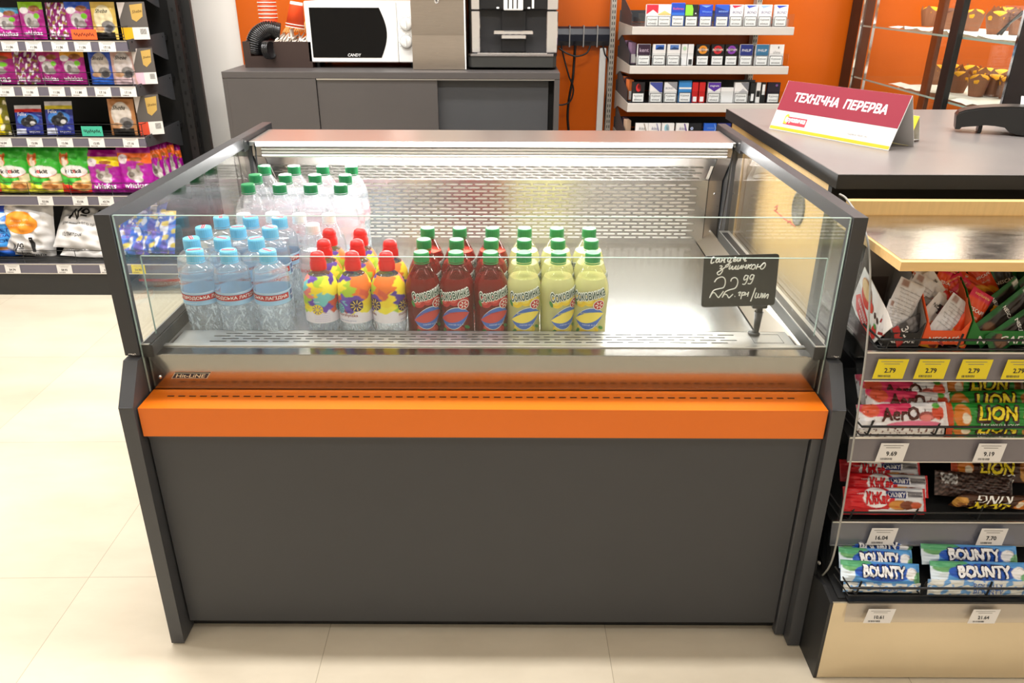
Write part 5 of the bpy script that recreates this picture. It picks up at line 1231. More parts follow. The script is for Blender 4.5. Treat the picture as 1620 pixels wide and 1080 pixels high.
b = MB(); cur = [(1.232, .184), (1.201, .25), (1.2, .343), (1.211, .464), (1.227, .59), (1.246, .706), (1.287, .821), (1.337, .881), (1.428, .911), (1.47, .913)]
cur = smooth_prof(cur[:], 3) if 0 else cur
fine = []
for i in range(len(cur) - 1):
    a = cur[max(i - 1, 0)]; p, q = cur[i], cur[i + 1]; e = cur[min(i + 2, len(cur) - 1)]
    for k in range(4):
        u = k / 4; fine.append(tuple(.5 * (2 * p[j] + (q[j] - a[j]) * u + (2 * a[j] - 5 * p[j] + 4 * q[j] - e[j]) * u * u + (3 * p[j] - a[j] - 3 * q[j] + e[j]) * u ** 3) for j in (0, 1)))
fine.append(cur[-1])
b.prism(fine + [(1.47, .184)], 0, .6245, .6285, ACRYL); b.tube([(.6265, y, z) for y, z in fine], .002, mat('acrylic_edge', (150, 148, 142), .25, var=.04), 6)
sp(b, 'acrylic_side', lab='clear acrylic side panel with curved edge')
b = MB(); b.box(.63, XE, 1.47, 1.478, .15, .86, BLACKM); sp(b, 'back_panel')
b = MB(); b.prism([(1.2, .8535), (1.2, .8690), (1.476, .8690), (1.476, .8535)], 0, .6315, XE, OAK); le = sp(b, 'ledge', lab='pale wood ledge')
b = MB(); b.box(.637, XE, 1.212, 1.475, .8692, .8702, mat('scratched_steel', (200, 196, 192), .2, 1.0, var=.1, scale=26, stretch=(1, 3, 1), rvar=.08, bump=.04, bscale=120)); sp(b, 'ledge_top', le, 'scratched steel ledge top')
b = MB(); b.box(.652, XE, 1.477, 1.495, .84, .898, OAK_F); sp(b, 'back_board')
SSH = [(1.245, .632, .684), (1.242, .462, .509), (1.238, .268, .318), (1.153, .158, .206)]
RAILC = mat('smoky_price_rail', (120, 114, 116), 0.2, var=0.05, scale=20)
for i, (y, zb, zt) in enumerate(SSH):
    b = MB(); b.add([(.632, y + .004, zt - .004), (XE, y + .004, zt - .004), (XE, 1.465, zt + .035), (.632, 1.465, zt + .035), (.632, y + .004, zt - .007), (XE, y + .004, zt - .007), (XE, 1.465, zt + .03), (.632, 1.465, zt + .03)], [(0, 1, 2, 3), (7, 6, 5, 4), (0, 4, 5, 1), (0, 3, 7, 4)], BLACKM)
    sh = sp(b, 'shelf')
    dz = zt - zb
    b = MB()
    if i < 3:
        b.prism([(y - .006, zb), (y + .004, zt), (y + .0065, zt), (y - .0035, zb)], 0, .632, XE, RAILC if i < 2 else clear_mat('clear_rail', (.8, .8, .84), edge=(.5, .5, .56), milk=.42)); b.box(.632, XE, y + .002, y + .0075, zt - .002, zt + .0015, ALU); b.box(.632, XE, y - .0075, y - .003, zb - .001, zb + .001, ALU)
    else:
        b.prism([(y - .014, zb), (y - .008, zt), (y - .0065, zt), (y - .0125, zb)], 0, .645, XE, clear_mat('clear_price_rail', (.9, .9, .92), edge=(.8, .8, .8), milk=.12)); b.box(.645, XE, y - .012, y + .004, zt - .003, zt + .0015, BLACKP)
    b.build('price_rail', sh)
    b = MB(); yw = y - .004
    for h in (.010, .028): b.tube([(.636, yw + .05, zt + h + .008), (.646, yw, zt + h), (XE, yw, zt + h)], .0024 if h > .02 else .0018, BLACKP, 7)
    for k in range(7):
        x = .66 + k * .125; b.tube([(x, yw + .03, zt + .002), (x, yw, zt + .012), (x + .012, yw + .012, zt + .034)], .002, BLACKP, 6)
    b.build('wire_guard', sh)
def stag(px, py, i, txt, kind, label):
    y, zb, zt = SSH[i]; yy = y - .0088 + (.0 if i < 3 else -.0085); x = at(px, py, yy).x
    price_tag(txt, (x, yy, (zb + zt) / 2 - .001 - (0 if i < 3 else .004)), .052 if kind == 'w' else .054, .036 if i < 3 else .03, -.19, label, 'white price tags on the snack rack' if kind == 'w' else 'yellow price tags on the snack rack', kind, skew=.004)
for px, w in ((1409, 'leftmost'), (1474, 'second from the left'), (1542, 'third from the left')): stag(px, 583, 0, '2.79', 'y', f'yellow price tag reading 2.79, {w}, under the coffee sachets')
stag(1612, 586, 0, '2.79', 'y', 'yellow price tag at the right picture edge under the green coffee sachets')
stag(1411, 716, 1, '9.69', 'w', 'white price tag reading 9.69 on the snack rack'); stag(1566, 714, 1, '9.19', 'w', 'white price tag reading 9.19 on the snack rack')
stag(1397, 843, 2, '16.04', 'w', 'white price tag reading 16.04 on the snack rack'); stag(1570, 846, 2, '7.70', 'w', 'white price tag reading 7.70 on the snack rack')
stag(1394, 964, 3, '10.61', 'w', 'white price tag reading 10.61 on the snack rack'); stag(1560, 965, 3, '21.64', 'w', 'white price tag reading 21.64 on the snack rack')
# wrapped bars
def bar(px, py, Y, L, h, t, spec, label, name, group, tilt=-.75, roll=0.0, yaw=0.0, flip=False):
    s = dict(spec); b = pouch(L, h, t, s.pop('fn'), s.pop('back'), kind='bar', nx=110, nz=30, **s)
    R = Euler((tilt, roll + (PI if flip else 0), yaw)).to_matrix(); c = at(px, py, Y)
    return tag(b.build(name, loc=c - R @ Vector((0, 0, h / 2)), rot=(tilt, roll + (PI if flip else 0), yaw)), label, 'chocolate bar', group)
DKB = (84, 40, 28)
def aero(seed):
    fn = art([('r', .0, 0, 1, 1, (240, 236, 236)), ('e', .30, .9, .3, .45, (226, 60, 100)), ('e', .14, .75, .1, .3, (220, 90, 60)), ('e', .6, .1, .3, .16, (232, 120, 150)), ('e', .75, .42, .09, .2, (150, 66, 56)), ('e', .75, .36, .07, .14, (226, 130, 120)), ('e', .88, .55, .07, .28, (214, 80, 50)), ('e', .87, .85, .04, .12, (90, 170, 60)),
              ('b', 60, 9, 1.1, 1.16, DKB)], (240, 236, 236))
    return dict(fn=fn, back=(236, 230, 228), seed=seed, texts=[dict(s='AerO', x=.46, z=.55, w=.42, h=.52, col=DKB, bold=.07, eps=.0016, shear=.15)])
GA = 'white aerated chocolate bars'
for k, (px, py, Y, ro, lb) in enumerate(((1427, 657, 1.262, .05, 'white and pink chocolate bar, frontmost of its stack'), (1437, 637, 1.286, -.05, 'white and pink chocolate bar, second from the front of its stack'), (1430, 620, 1.306, .04, 'white and pink chocolate bar, third from the front of its stack'), (1424, 606, 1.33, .1, 'white and pink chocolate bar at the back of its stack'))):
    bar(px, py, Y, .165, .046, .018, aero(50 + k), lb, 'chocolate_bar', GA, tilt=-.62, roll=-ro, yaw=-ro * .3)
for k, (py, Y, lb) in enumerate(((677, 1.256, 'chocolate bar edge with brown bubbles behind the wire, upper one'), (685, 1.254, 'chocolate bar edge with brown bubbles behind the wire, lower one'))):
    bar(1425, py, Y, .165, .03, .012, dict(fn=art([('b', 70, 8, .6 + k, .62, (110, 60, 50))], (240, 236, 232)), back=(236, 230, 228), seed=60 + k), lb, 'chocolate_bar', GA, tilt=-.3, roll=.06 + .03 * k)
def lion(bg, seed, tag_):
    fn = art([('r', 0, 0, .06, 1, (214, 80, 30)), ('e', .16, .5, .1, .44, (214, 124, 40)), ('e', .2, .4, .05, .2, (240, 226, 200)), ('e', .93, .45, .08, .4, (206, 150, 70)), ('e', .9, .6, .05, .2, (160, 100, 40))], bg)
    return dict(fn=fn, back=bg, seed=seed, texts=[dict(s='LION', x=.56, z=.56, w=.46, h=.56, col=(60, 30, 14), bold=.2, eps=.0014, shear=.2), dict(s='LION', x=.56, z=.57, w=.44, h=.5, col=(246, 222, 40), bold=.07, eps=.0022, shear=.2), dict(s=tag_, x=.56, z=.13, w=.44, col=(240, 240, 236), bold=.02, eps=.0016, shear=.2)])
GL = 'green chocolate bars'
for k, (px, py, Y, ro, lb) in enumerate(((1567, 658, 1.262, .0, 'green chocolate bar with yellow lettering, frontmost of its stack'), (1563, 638, 1.29, .04, 'green chocolate bar with yellow lettering, middle of its stack'), (1553, 611, 1.325, -.04, 'green chocolate bar with yellow lettering, topmost at the back of its stack'))):
    bar(px, py, Y, .165, .05, .018, lion((46, 140, 50), 70 + k, 'JUST WILD ABOUT'), lb, 'chocolate_bar', GL, tilt=-.62, roll=-ro)
bar(1566, 678, 1.256, .165, .034, .014, lion((50, 130, 50), 74, 'WILD ABOUT'), 'green chocolate bar edge behind the wire guard', 'chocolate_bar', GL, tilt=-.3, roll=.03)
bar(1692, 625, 1.29, .15, .05, .018, lion((50, 130, 50), 75, 'WILD'), 'green chocolate bar cut by the right picture edge', 'chocolate_bar', GL, tilt=-.62)
KR = (206, 26, 34)
def kk(seed):
    fn = art([('r', .5, 0, 1, 1, (226, 226, 230)), ('e', .40, .5, .2, .56, KR), ('e', .38, .55, .16, .44, (246, 244, 244)), ('r', .5, .55, .74, .86, (30, 44, 110)), ('r', .76, .6, .95, .85, (120, 116, 120)), ('e', .66, .25, .13, .22, (206, 140, 60)), ('e', .76, .25, .1, .2, (120, 60, 34)), ('e', .86, .25, .06, .16, (190, 80, 40)), ('r', .965, 0, 1, 1, KR)], KR)
    return dict(fn=fn, back=KR, seed=seed, texts=[dict(s='KitKat', x=.39, z=.54, w=.27, h=.5, col=KR, bold=.1, eps=.0016, shear=.1), dict(s='CHUNKY', x=.62, z=.70, w=.21, h=.2, col=(246, 246, 250), bold=.04, eps=.0016), dict(s='Salted Caramel', x=.855, z=.72, w=.16, col=(250, 246, 240), eps=.0016), dict(s='NESTLE', x=.2, z=.7, w=.1, col=(250, 240, 240), eps=.0014)])
GK = 'red chocolate bars'
for k, (px, py, Y, ro, lb) in enumerate(((1399, 789, 1.256, .03, 'red and white chocolate bar, lowest and frontmost of its stack'), (1404, 767, 1.282, .05, 'red and white chocolate bar, middle of its stack'), (1392, 745, 1.312, .02, 'red and white chocolate bar, topmost of its stack'))):
    bar(px, py, Y, .162, .044, .02, kk(80 + k), lb, 'chocolate_bar', GK, tilt=-.6, roll=ro)
bar(1398, 802, 1.25, .162, .03, .016, dict(fn=art([('r', .3, .2, .9, .5, (240, 230, 230))], KR), back=KR, seed=84), 'red chocolate bar edge behind the wire guard below the stack', 'chocolate_bar', GK, tilt=-.3)
GD = 'dark chocolate bars'
bar(1566, 742, 1.318, .16, .05, .018, lion((66, 34, 18), 90, 'KING'), 'dark brown chocolate bar with yellow lettering, right way up', 'chocolate_bar', GD, tilt=-.6, roll=.05)
bk_ = art([('r', .06, .5, .26, .9, (236, 236, 236)), ('b', 60, 30, .3, .1, (96, 74, 66))], (46, 30, 26))
bar(1540, 768, 1.29, .16, .05, .02, dict(fn=bk_, back=(46, 30, 26), seed=91, texts=[dict(s='|||||||||||', x=.16, z=.7, w=.15, h=.3, col=(30, 30, 30), eps=.0014, bold=.01)]), 'dark chocolate bar lying face down with a barcode', 'chocolate_bar', GD, tilt=-.55, roll=.1)
bar(1572, 793, 1.258, .16, .046, .018, lion((66, 34, 18), 92, 'KING'), 'dark brown chocolate bar with lettering upside down', 'chocolate_bar', GD, tilt=-.5, roll=.04, flip=True)
def bounty(seed, u0):
    fn = art([('e', .0, .5, .16, 1.0, (226, 240, 250)), ('e', .12, .7, .1, .2, (110, 170, 110)), ('e', .16, .9, .22, .2, (90, 170, 120)), ('e', .5 + u0, .5, .36, .42, (40, 90, 190)), ('e', .86 + u0, .5, .075, .3, (246, 246, 246)), ('e', .875 + u0, .5, .06, .24, (150, 130, 130)), ('e', .868 + u0, .5, .055, .22, (246, 246, 248)), ('e', .98, .3, .08, .3, (120, 180, 130))], (90, 160, 226))
    T = []
    for e, bo, c in ((.0014, .24, (20, 34, 80)), (.0022, .1, (248, 248, 250))): T.append(dict(s='BOUNTY', x=.5 + u0, z=.54, w=.52, h=.5, col=c, bold=bo, eps=e, shear=-.08))
    return dict(fn=fn, back=(110, 170, 226), seed=seed, texts=T)
GBY = 'blue coconut bars'
for k, (px, py, Y, L, ro, lb) in enumerate(((1392, 905, 1.182, .155, .07, 'blue coconut bar, frontmost of the left stack'), (1385, 884, 1.206, .145, .05, 'blue coconut bar, second from the front of the left stack'), (1384, 867, 1.235, .145, .0, 'blue coconut bar, third from the front of the left stack'), (1386, 851, 1.265, .145, .0, 'blue coconut bar at the back of the left stack, half behind the clear rail'),
                                            (1549, 905, 1.18, .19, .02, 'blue coconut bar, frontmost of the right stack'), (1533, 878, 1.216, .19, .03, 'blue coconut bar, second from the front of the right stack'), (1530, 863, 1.248, .19, .0, 'blue coconut bar, third from the front of the right stack'), (1522, 845, 1.28, .19, .0, 'blue coconut bar at the back of the right stack, half behind the clear rail'))):
    bar(px, py, Y, L, .04, .02, bounty(100 + k, .02), lb, 'coconut_bar', GBY, tilt=-.62, roll=ro)
for k, (px, py, L, lb) in enumerate(((1395, 929, .15, 'pale coconut bar edge behind the wire guard, left'), (1545, 925, .19, 'pale coconut bar edge behind the wire guard, upper right'), (1545, 934, .19, 'pale coconut bar edge behind the wire guard, lower right'))):
    bar(px, py, 1.168 - .004 * k, L, .02, .012, dict(fn=art([('b', 30, 6, 1 + k, .3, (110, 160, 210))], (222, 222, 214)), back=(200, 210, 220), seed=110 + k, texts=[dict(s='BOUNTY', x=.6, z=.5, w=.3, col=(70, 110, 180), eps=.0012)]), lb, 'coconut_bar', GBY, tilt=-.3, roll=.02)
# coffee sachets and their cartons
def tray_box(px0, px1, col, inner, word, label, z0=.694, y0=1.262, word_side=False):
    xa, xb = max(.6625, at(px0, 545, y0).x), at(px1, 545, y0).x; w = xb - xa; t = .0012
    r = thing('sachet_carton', label, 'carton', ((xa + xb) / 2, y0, z0), (.14, 0, 0), 'sachet cartons on the snack rack')
    b = MB(); b.prism([(-w / 2, 0), (w / 2, 0), (w / 2, .05), (w * .36, .028), (-w * .36, .028), (-w / 2, .05)], 1, 0, t, PAPER, col=col)
    text(b, plane(0), word, 0, .012, w=w * .7, col=(236, 232, 226), bold=.03, eps=.0006); b.build('front_flap', r)
    for s_ in ((1,) if word_side else (-1, 1)):
        b = MB(); b.prism([(0, 0), (0, .05), (.05, .085), (.15, .12), (.15, 0)], 0, s_ * w / 2 - t / 2, s_ * w / 2 + t / 2, PAPER, col=col if s_ < 0 else inner); b.build('side_flap', r)
    b = MB(); b.box(-w / 2, w / 2, .15, .151, 0, .13, PAPER, col=inner); b.build('back_flap', r)
    b = MB(); b.box(-w / 2, w / 2, 0, .15, -.001, 0, PAPER, col=inner); b.build('base', r)
    return r
tray0 = tray_box(1391, 1453, (30, 28, 28), (120, 114, 110), 'NESCAFÉ', 'coffee carton with black front and a red cup and strawberries on its white side', z0=.690, word_side=True)
tray_box(1456, 1523, (226, 84, 34), (200, 90, 50), 'NESCAFÉ', 'orange coffee carton with orange sachets')
tray_box(1527, 1640, (34, 110, 40), (40, 90, 44), 'NESCAFÉ', 'green coffee carton with green sachets')
ps = [(1.404, .719), (1.306, .663), (1.236, .739), (1.262, .755), (1.38, .798)]
b = MB(); b.prism(ps, 0, .659, .6605, PAPER, col=(236, 232, 228))
O = Vector((.659, 1.404, .719)); U = (Vector((.659, 1.306, .663)) - O); Vv = (Vector((.659, 1.38, .798)) - O)
def SW(x, z):                                   # x toward the front, z up, both in 0..1 of the panel
    p = O + U * x + Vv * z; return (p.x, p.y, p.z)
def dW(cx_, cz_, rx, rz, col, e, n=20, rot=0): disc(b, SW, cx_, cz_, rx, rz, col, eps=e, n=n, rot=rot)
poly(b, SW, [(.02, .05), (.28, .05), (.28, .6), (.02, .6)], (206, 202, 200), eps=.0004)
poly(b, SW, [(.08, .3), (.24, .1), (.8, .14), (.76, .42), (.2, .5)], (206, 44, 36), eps=.0007)
text(b, SW, 'STRAWBERRY', .46, .34, w=.5, h=.09, col=(246, 240, 236), eps=.0011, bold=.03, rot=-.05); text(b, SW, 'CREAM', .5, .22, w=.28, h=.08, col=(246, 240, 236), eps=.0011, bold=.03, rot=-.05)
dW(.42, .72, .24, .22, (214, 60, 34), .0012); dW(.36, .82, .24, .17, (206, 150, 100), .0016); dW(.36, .82, .21, .14, (232, 196, 140), .002); dW(.68, .74, .08, .1, (214, 60, 34), .0011)
for cxx, czz in ((.84, .3), (1.0, .5)):
    dW(cxx, czz, .09, .15, (220, 50, 36), .0012); dW(cxx - .02, czz + .14, .06, .04, (80, 160, 60), .0016, 8)
for cxx, czz in ((.86, .78), (.98, .8)): dW(cxx, czz, .04, .06, (70, 36, 24), .0012, 10, .6)
TI = (Matrix.Translation(tray0.location) @ Euler(tray0.rotation_euler).to_matrix().to_4x4()).inverted()
o = b.build('printed_side', tray0); o.matrix_parent_inverse = TI; o['label'] = 'white side with a red cup and strawberries'
b = MB(); b.box(.6606, .6955, 1.262, 1.40, .712, .716, PAPER, col=(60, 48, 44)); b.prism([(.6606, .72), (.72, .72), (.72, .80), (.6606, .80)], 1, 1.402, 1.404, PAPER, col=(74, 62, 58)); b.build('inside_flap', tray0).matrix_parent_inverse = TI
def sachet(px, py, Y, w, h, roll, spec, label, lean=-.35, yaw=0.0):
    s = dict(spec); b = pouch(w, h, .009, s.pop('fn'), s.pop('back'), kind='pillow', nx=30, nz=44, **s)
    R = Euler((lean, roll, yaw)).to_matrix()
    tag(b.build('coffee_sachet', loc=at(px, py, Y) - R @ Vector((0, 0, h / 2)), rot=(lean, roll, yaw)), label, 'sachet', 'coffee sachets on the snack rack')
def s_back(seed):
    T = [dict(s='склад: цукор, кава розчинна', x=.5, z=.78 - .075 * k, w=.8 - .1 * (k % 3), col=(90, 88, 90), eps=.0012) for k in range(7)]
    return dict(fn=art([('r', .1, .84, .36, .97, (150, 120, 110)), ('r', 0, 0, 1, .08, (150, 30, 30))], (206, 204, 206)), back=(200, 198, 200), seed=seed, texts=T)
def s_white(seed): return dict(fn=art([('r', 0, .0, 1, .4, (206, 40, 40)), ('e', .6, .3, .3, .14, (236, 226, 216)), ('e', .3, .2, .2, .12, (90, 40, 30))], (228, 226, 226)), back=(224, 222, 222), seed=seed, texts=[dict(s='NESCAFÉ', x=.5, z=.72, w=.74, col=(40, 38, 38), bold=.03, eps=.0012), dict(s='STRAW', x=.5, z=.36, w=.5, col=(250, 240, 236), bold=.03, eps=.0014)])
def s_dark(seed): return dict(fn=art([('r', 0, .5, 1, .8, (110, 106, 106)), ('r', 0, 0, 1, .2, (170, 40, 36))], (60, 56, 56)), back=(60, 56, 56), seed=seed, texts=[dict(s='3в1', x=.5, z=.35, w=.6, col=(226, 222, 220), bold=.04, eps=.0012)])
def s_orange(seed): return dict(fn=art([('r', 0, .84, 1, 1, (206, 30, 70)), ('e', .5, .2, .5, .24, (240, 170, 40)), ('e', .3, .3, .3, .12, (222, 70, 30)), ('e', .7, .12, .2, .1, (140, 50, 30))], (226, 78, 34)), back=(220, 70, 34), seed=seed, texts=[dict(s='NESCAFÉ', x=.5, z=.66, w=.8, col=(250, 244, 240), bold=.04, eps=.0012), dict(s='карамель', x=.5, z=.91, w=.7, col=(250, 200, 120), eps=.0012), dict(s='CARAMEL', x=.5, z=.54, w=.5, col=(250, 226, 200), eps=.0012)])
def s_green(seed): return dict(fn=art([('r', .16, .08, .84, .9, (44, 36, 32)), ('e', .5, .2, .3, .1, (110, 76, 50)), ('r', .1, .9, .3, 1, (226, 226, 220))], (24, 92, 40)), back=(24, 86, 38), seed=seed, texts=[dict(s='NESCAFÉ', x=.5, z=.55, w=.78, col=(236, 234, 230), bold=.04, eps=.0012)])
for k, a in enumerate(((1428, 482, 1.282, .052, .088, .42, s_back, 'white coffee sachet showing its printed back, front left of the carton'), (1412, 505, 1.272, .036, .066, .3, s_back, 'crumpled white sachet lowest at the left of the coffee carton'), (1449, 472, 1.30, .05, .084, .5, s_back, 'white sachet with printed back standing behind the front left one'),
                       (1476, 462, 1.318, .04, .075, -.62, s_white, 'white sachet with dark lettering leaning right at the back'), (1452, 455, 1.33, .045, .075, .5, s_white, 'white sachet with dark lettering at the back left'), (1474, 500, 1.288, .044, .08, .75, s_white, 'white and red sachet in the middle lying on its side'),
                       (1437, 522, 1.268, .04, .06, 1.15, s_dark, 'dark sachet with white lettering at the front of the black carton'), (1500, 505, 1.274, .046, .086, .62, s_back, 'white sachet with printed back in front of the orange ones'), (1467, 485, 1.296, .03, .07, -1.1, s_dark, 'dark grey sachet lying across between the white ones'),
                       (1489, 458, 1.325, .036, .085, .35, s_orange, 'orange sachet standing at the back left, tilted right'), (1518, 464, 1.32, .034, .07, -.5, s_orange, 'small orange sachet tilted left between two others'), (1533, 452, 1.345, .032, .1, -1.05, s_orange, 'orange sachet lying almost flat at the back'),
                       (1558, 448, 1.35, .034, .1, -.55, s_orange, 'orange sachet at the back right beside the green ones'), (1548, 478, 1.305, .034, .1, -.9, s_orange, 'orange sachet with red header crossing above the front orange one'), (1533, 503, 1.28, .046, .105, .5, s_orange, 'large orange sachet at the front with white lettering'), (1514, 437, 1.36, .034, .08, -.2, s_orange, 'orange sachet deepest under the ledge'), (1472, 528, 1.276, .04, .05, .2, s_orange, 'orange sachet peeping out low in the orange carton'),
                       (1588, 500, 1.282, .05, .13, .98, s_green, 'green and black sachet with large white lettering at the front right'), (1570, 487, 1.30, .046, .13, .98, s_green, 'green and black sachet just behind the front right one'), (1600, 478, 1.315, .05, .12, .9, s_green, 'green and black sachet, third from the front at right'), (1606, 520, 1.272, .05, .12, 1.05, s_green, 'green and black sachet lowest at the right edge'), (1590, 448, 1.35, .045, .12, -.35, s_green, 'green and black sachet standing at the back right'), (1572, 450, 1.36, .042, .12, .3, s_green, 'green and black sachet at the back beside the orange ones'), (1616, 450, 1.36, .045, .12, .2, s_green, 'green and black sachet at the back by the right edge'))):
    px, py, Y, w, h, ro, f, lb = a
    sachet(px, py, Y, w, h, ro, f(120 + k), lb, lean=-.3)
# ------------------------------------------------------------------ things on the till counter
ang = math.atan2(-.8464, .5326); Ls = .347; SL = math.hypot(.05, .117)
tent = thing('tent_sign', 'folded card sign, maroon over white with white capital lettering, on the till counter', 'sign', (.673, 2.089, .9335), (0, 0, ang))
def ST(x, z): return (x, z / SL * .05, z / SL * .117)
CARD = (222, 220, 218)
b = MB(); b.prism([(0, 0), (.05, .117), (.051, .1165), (.0012, 0)], 0, 0, Ls, PAPER, col=CARD)
patch(b, ST, .001, Ls - .001, .40 * SL, SL, 1, 1, (142, 24, 50), eps=.0005); patch(b, ST, .001, Ls - .001, .002, .075 * SL, 1, 1, (226, 180, 30), eps=.0005)
text(b, ST, 'ТЕХНІЧНА  ПЕРЕРВА', .172, .70 * SL, w=.262, h=.0215, col=(250, 246, 248), bold=.09, shear=.08, eps=.0009)
poly(b, ST, [(.036, .14 * SL), (.036, .30 * SL), (.104, .30 * SL), (.104, .14 * SL)], (206, 56, 74), eps=.0006)
text(b, ST, 'рукавичка', .0735, .222 * SL, w=.055, h=.0125, col=(250, 246, 248), bold=.08, eps=.0012)
poly(b, ST, [(.036, .15 * SL), (.036, .31 * SL), (.042, .35 * SL), (.047, .33 * SL), (.047, .15 * SL)], (246, 190, 50), eps=.001); disc(b, ST, .0425, .24 * SL, .0032, .007, (250, 246, 240), eps=.0014)
text(b, ST, 'Адреса твоєї їжі', .255, .17 * SL, w=.055, col=(150, 146, 146), eps=.0009, shear=.2)
b.build('front_panel', tent)
b = MB(); b.prism([(.0505, .117), (.0515, .117), (.0985, 0), (.097, 0)], 0, 0, Ls, PAPER, col=CARD); b.build('back_panel', tent)
t2 = thing('small_tent_card', 'small white and yellow folded card half hidden behind the maroon sign', 'sign', (.899, 1.967, .9335), (0, 0, ang))
b = MB(); b.prism([(0, 0), (.024, .06), (.025, .0595), (.0012, 0)], 0, 0, .09, PAPER, col=(238, 214, 40)); b.build('front_panel', t2)
b = MB(); b.prism([(.0245, .06), (.0255, .06), (.046, 0), (.0445, 0)], 0, 0, .09, PAPER, col=CARD); b.build('back_panel', t2)
b = MB(); b.box(0, .09, .001, .045, .004, .0048, PAPER, col=CARD); b.build('base_flap', t2)
pos = thing('card_terminal', 'black handheld card terminal lying on the till counter', 'card terminal', tuple(atz(1506, 209, .9335)), (0, 0, -.42))
def cpx(x, y): return ((x - 475) * .000226, max(.0004, (690 - y) * .000205 - (.024 if y > 495 else .004) * max(0, min(1, (1120 - x) / 560))))
out = [cpx(*p) for p in ((500, 540), (545, 540), (560, 512), (640, 512), (700, 515), (780, 512), (880, 535), (980, 570), (1040, 640), (1120, 680), (1200, 690), (1420, 690), (1560, 640), (1600, 520), (1590, 400), (1500, 360), (1389, 352), (1150, 345), (1000, 345), (850, 352), (700, 368), (560, 400), (505, 430), (482, 470))]
b = MB(); TERM = mat('terminal_black', (34, 34, 34), .35, var=.05, scale=60)
for y0, y1, k in ((.0, .008, .9), (.008, .062, 1.0), (.062, .07, .9)):
    pts = [(x * (1 - .01 * (1 - k)), z * k + .06 * (1 - k) * .4) for x, z in out]; b.prism(pts, 1, y0, y1, TERM)
b.build('body', pos)
b = MB(); b.prism([cpx(*p) for p in ((1180, 347), (1230, 332), (1500, 345), (1500, 364), (1180, 362))], 1, .006, .064, BLACKP); b.build('screen_bezel', pos)
b = MB(); x_, z_ = cpx(1260, 336); b.box(x_, x_ + .05, .012, .056, z_ + .0002, z_ + .0012, mat('terminal_screen', (70, 76, 84), .1, var=.05)); b.build('screen', pos)
b = MB(); x_, z_ = cpx(730, 580); b.box(x_, x_ + .009, .01, .06, 0.0003, .02, BLACKP, .002); b.build('foot', pos)
b = MB(); x_, z_ = cpx(1130, 348); b.tube([(x_, .004, z_ - .012), (x_ + .008, .002, z_ - .03)], .0016, CHROME, 6); b.build('trim', pos)
b = MB(); x_, z_ = cpx(1120, 300)
b.add([(x_, .07, z_ - .02), (x_ + .09, .07, z_ - .02), (x_ + .1, .1, z_ + .004), (x_ + .0, .1, z_ + .006), (x_, .071, z_ - .02), (x_ + .09, .071, z_ - .02), (x_ + .1, .101, z_ + .004), (x_, .101, z_ + .006)], [(0, 1, 2, 3), (7, 6, 5, 4), (0, 4, 5, 1), (2, 6, 7, 3)], PAPER, False, (240, 238, 236)); b.build('receipt', pos)
# ------------------------------------------------------------------ chalk price sign inside the cooler
ps_ = thing('price_sign', 'black plastic price sign with white handwriting inside the cooler', 'price sign', (.488, 1.432, .6362))
cxs, czs = .4455 - .488, .750 - .6362; rl = -.036
M0 = Matrix.Translation((cxs, 0, czs)) @ Matrix.Rotation(rl, 4, 'Y') @ Matrix.Rotation(-.05, 4, 'X')
BOARD = mat('chalkboard_plastic', (40, 40, 38), .45, var=.08, scale=20)
hw, hh_, rc = .0725, .0525, .006
pts = []
for sx, sz, a0 in ((1, -1, -PI / 2), (1, 1, 0), (-1, 1, PI / 2), (-1, -1, PI)):
    for k in range(6):
        a = a0 + PI / 2 * k / 5; pts.append((sx * (hw - rc) + rc * math.cos(a), sz * (hh_ - rc) + rc * math.sin(a)))
b = MB(); b.prism(pts, 1, 0, .002, BOARD, M0); bd = b.build('board', ps_)
CHALK = mat('white_marker', (246, 244, 238), .6, var=.02)
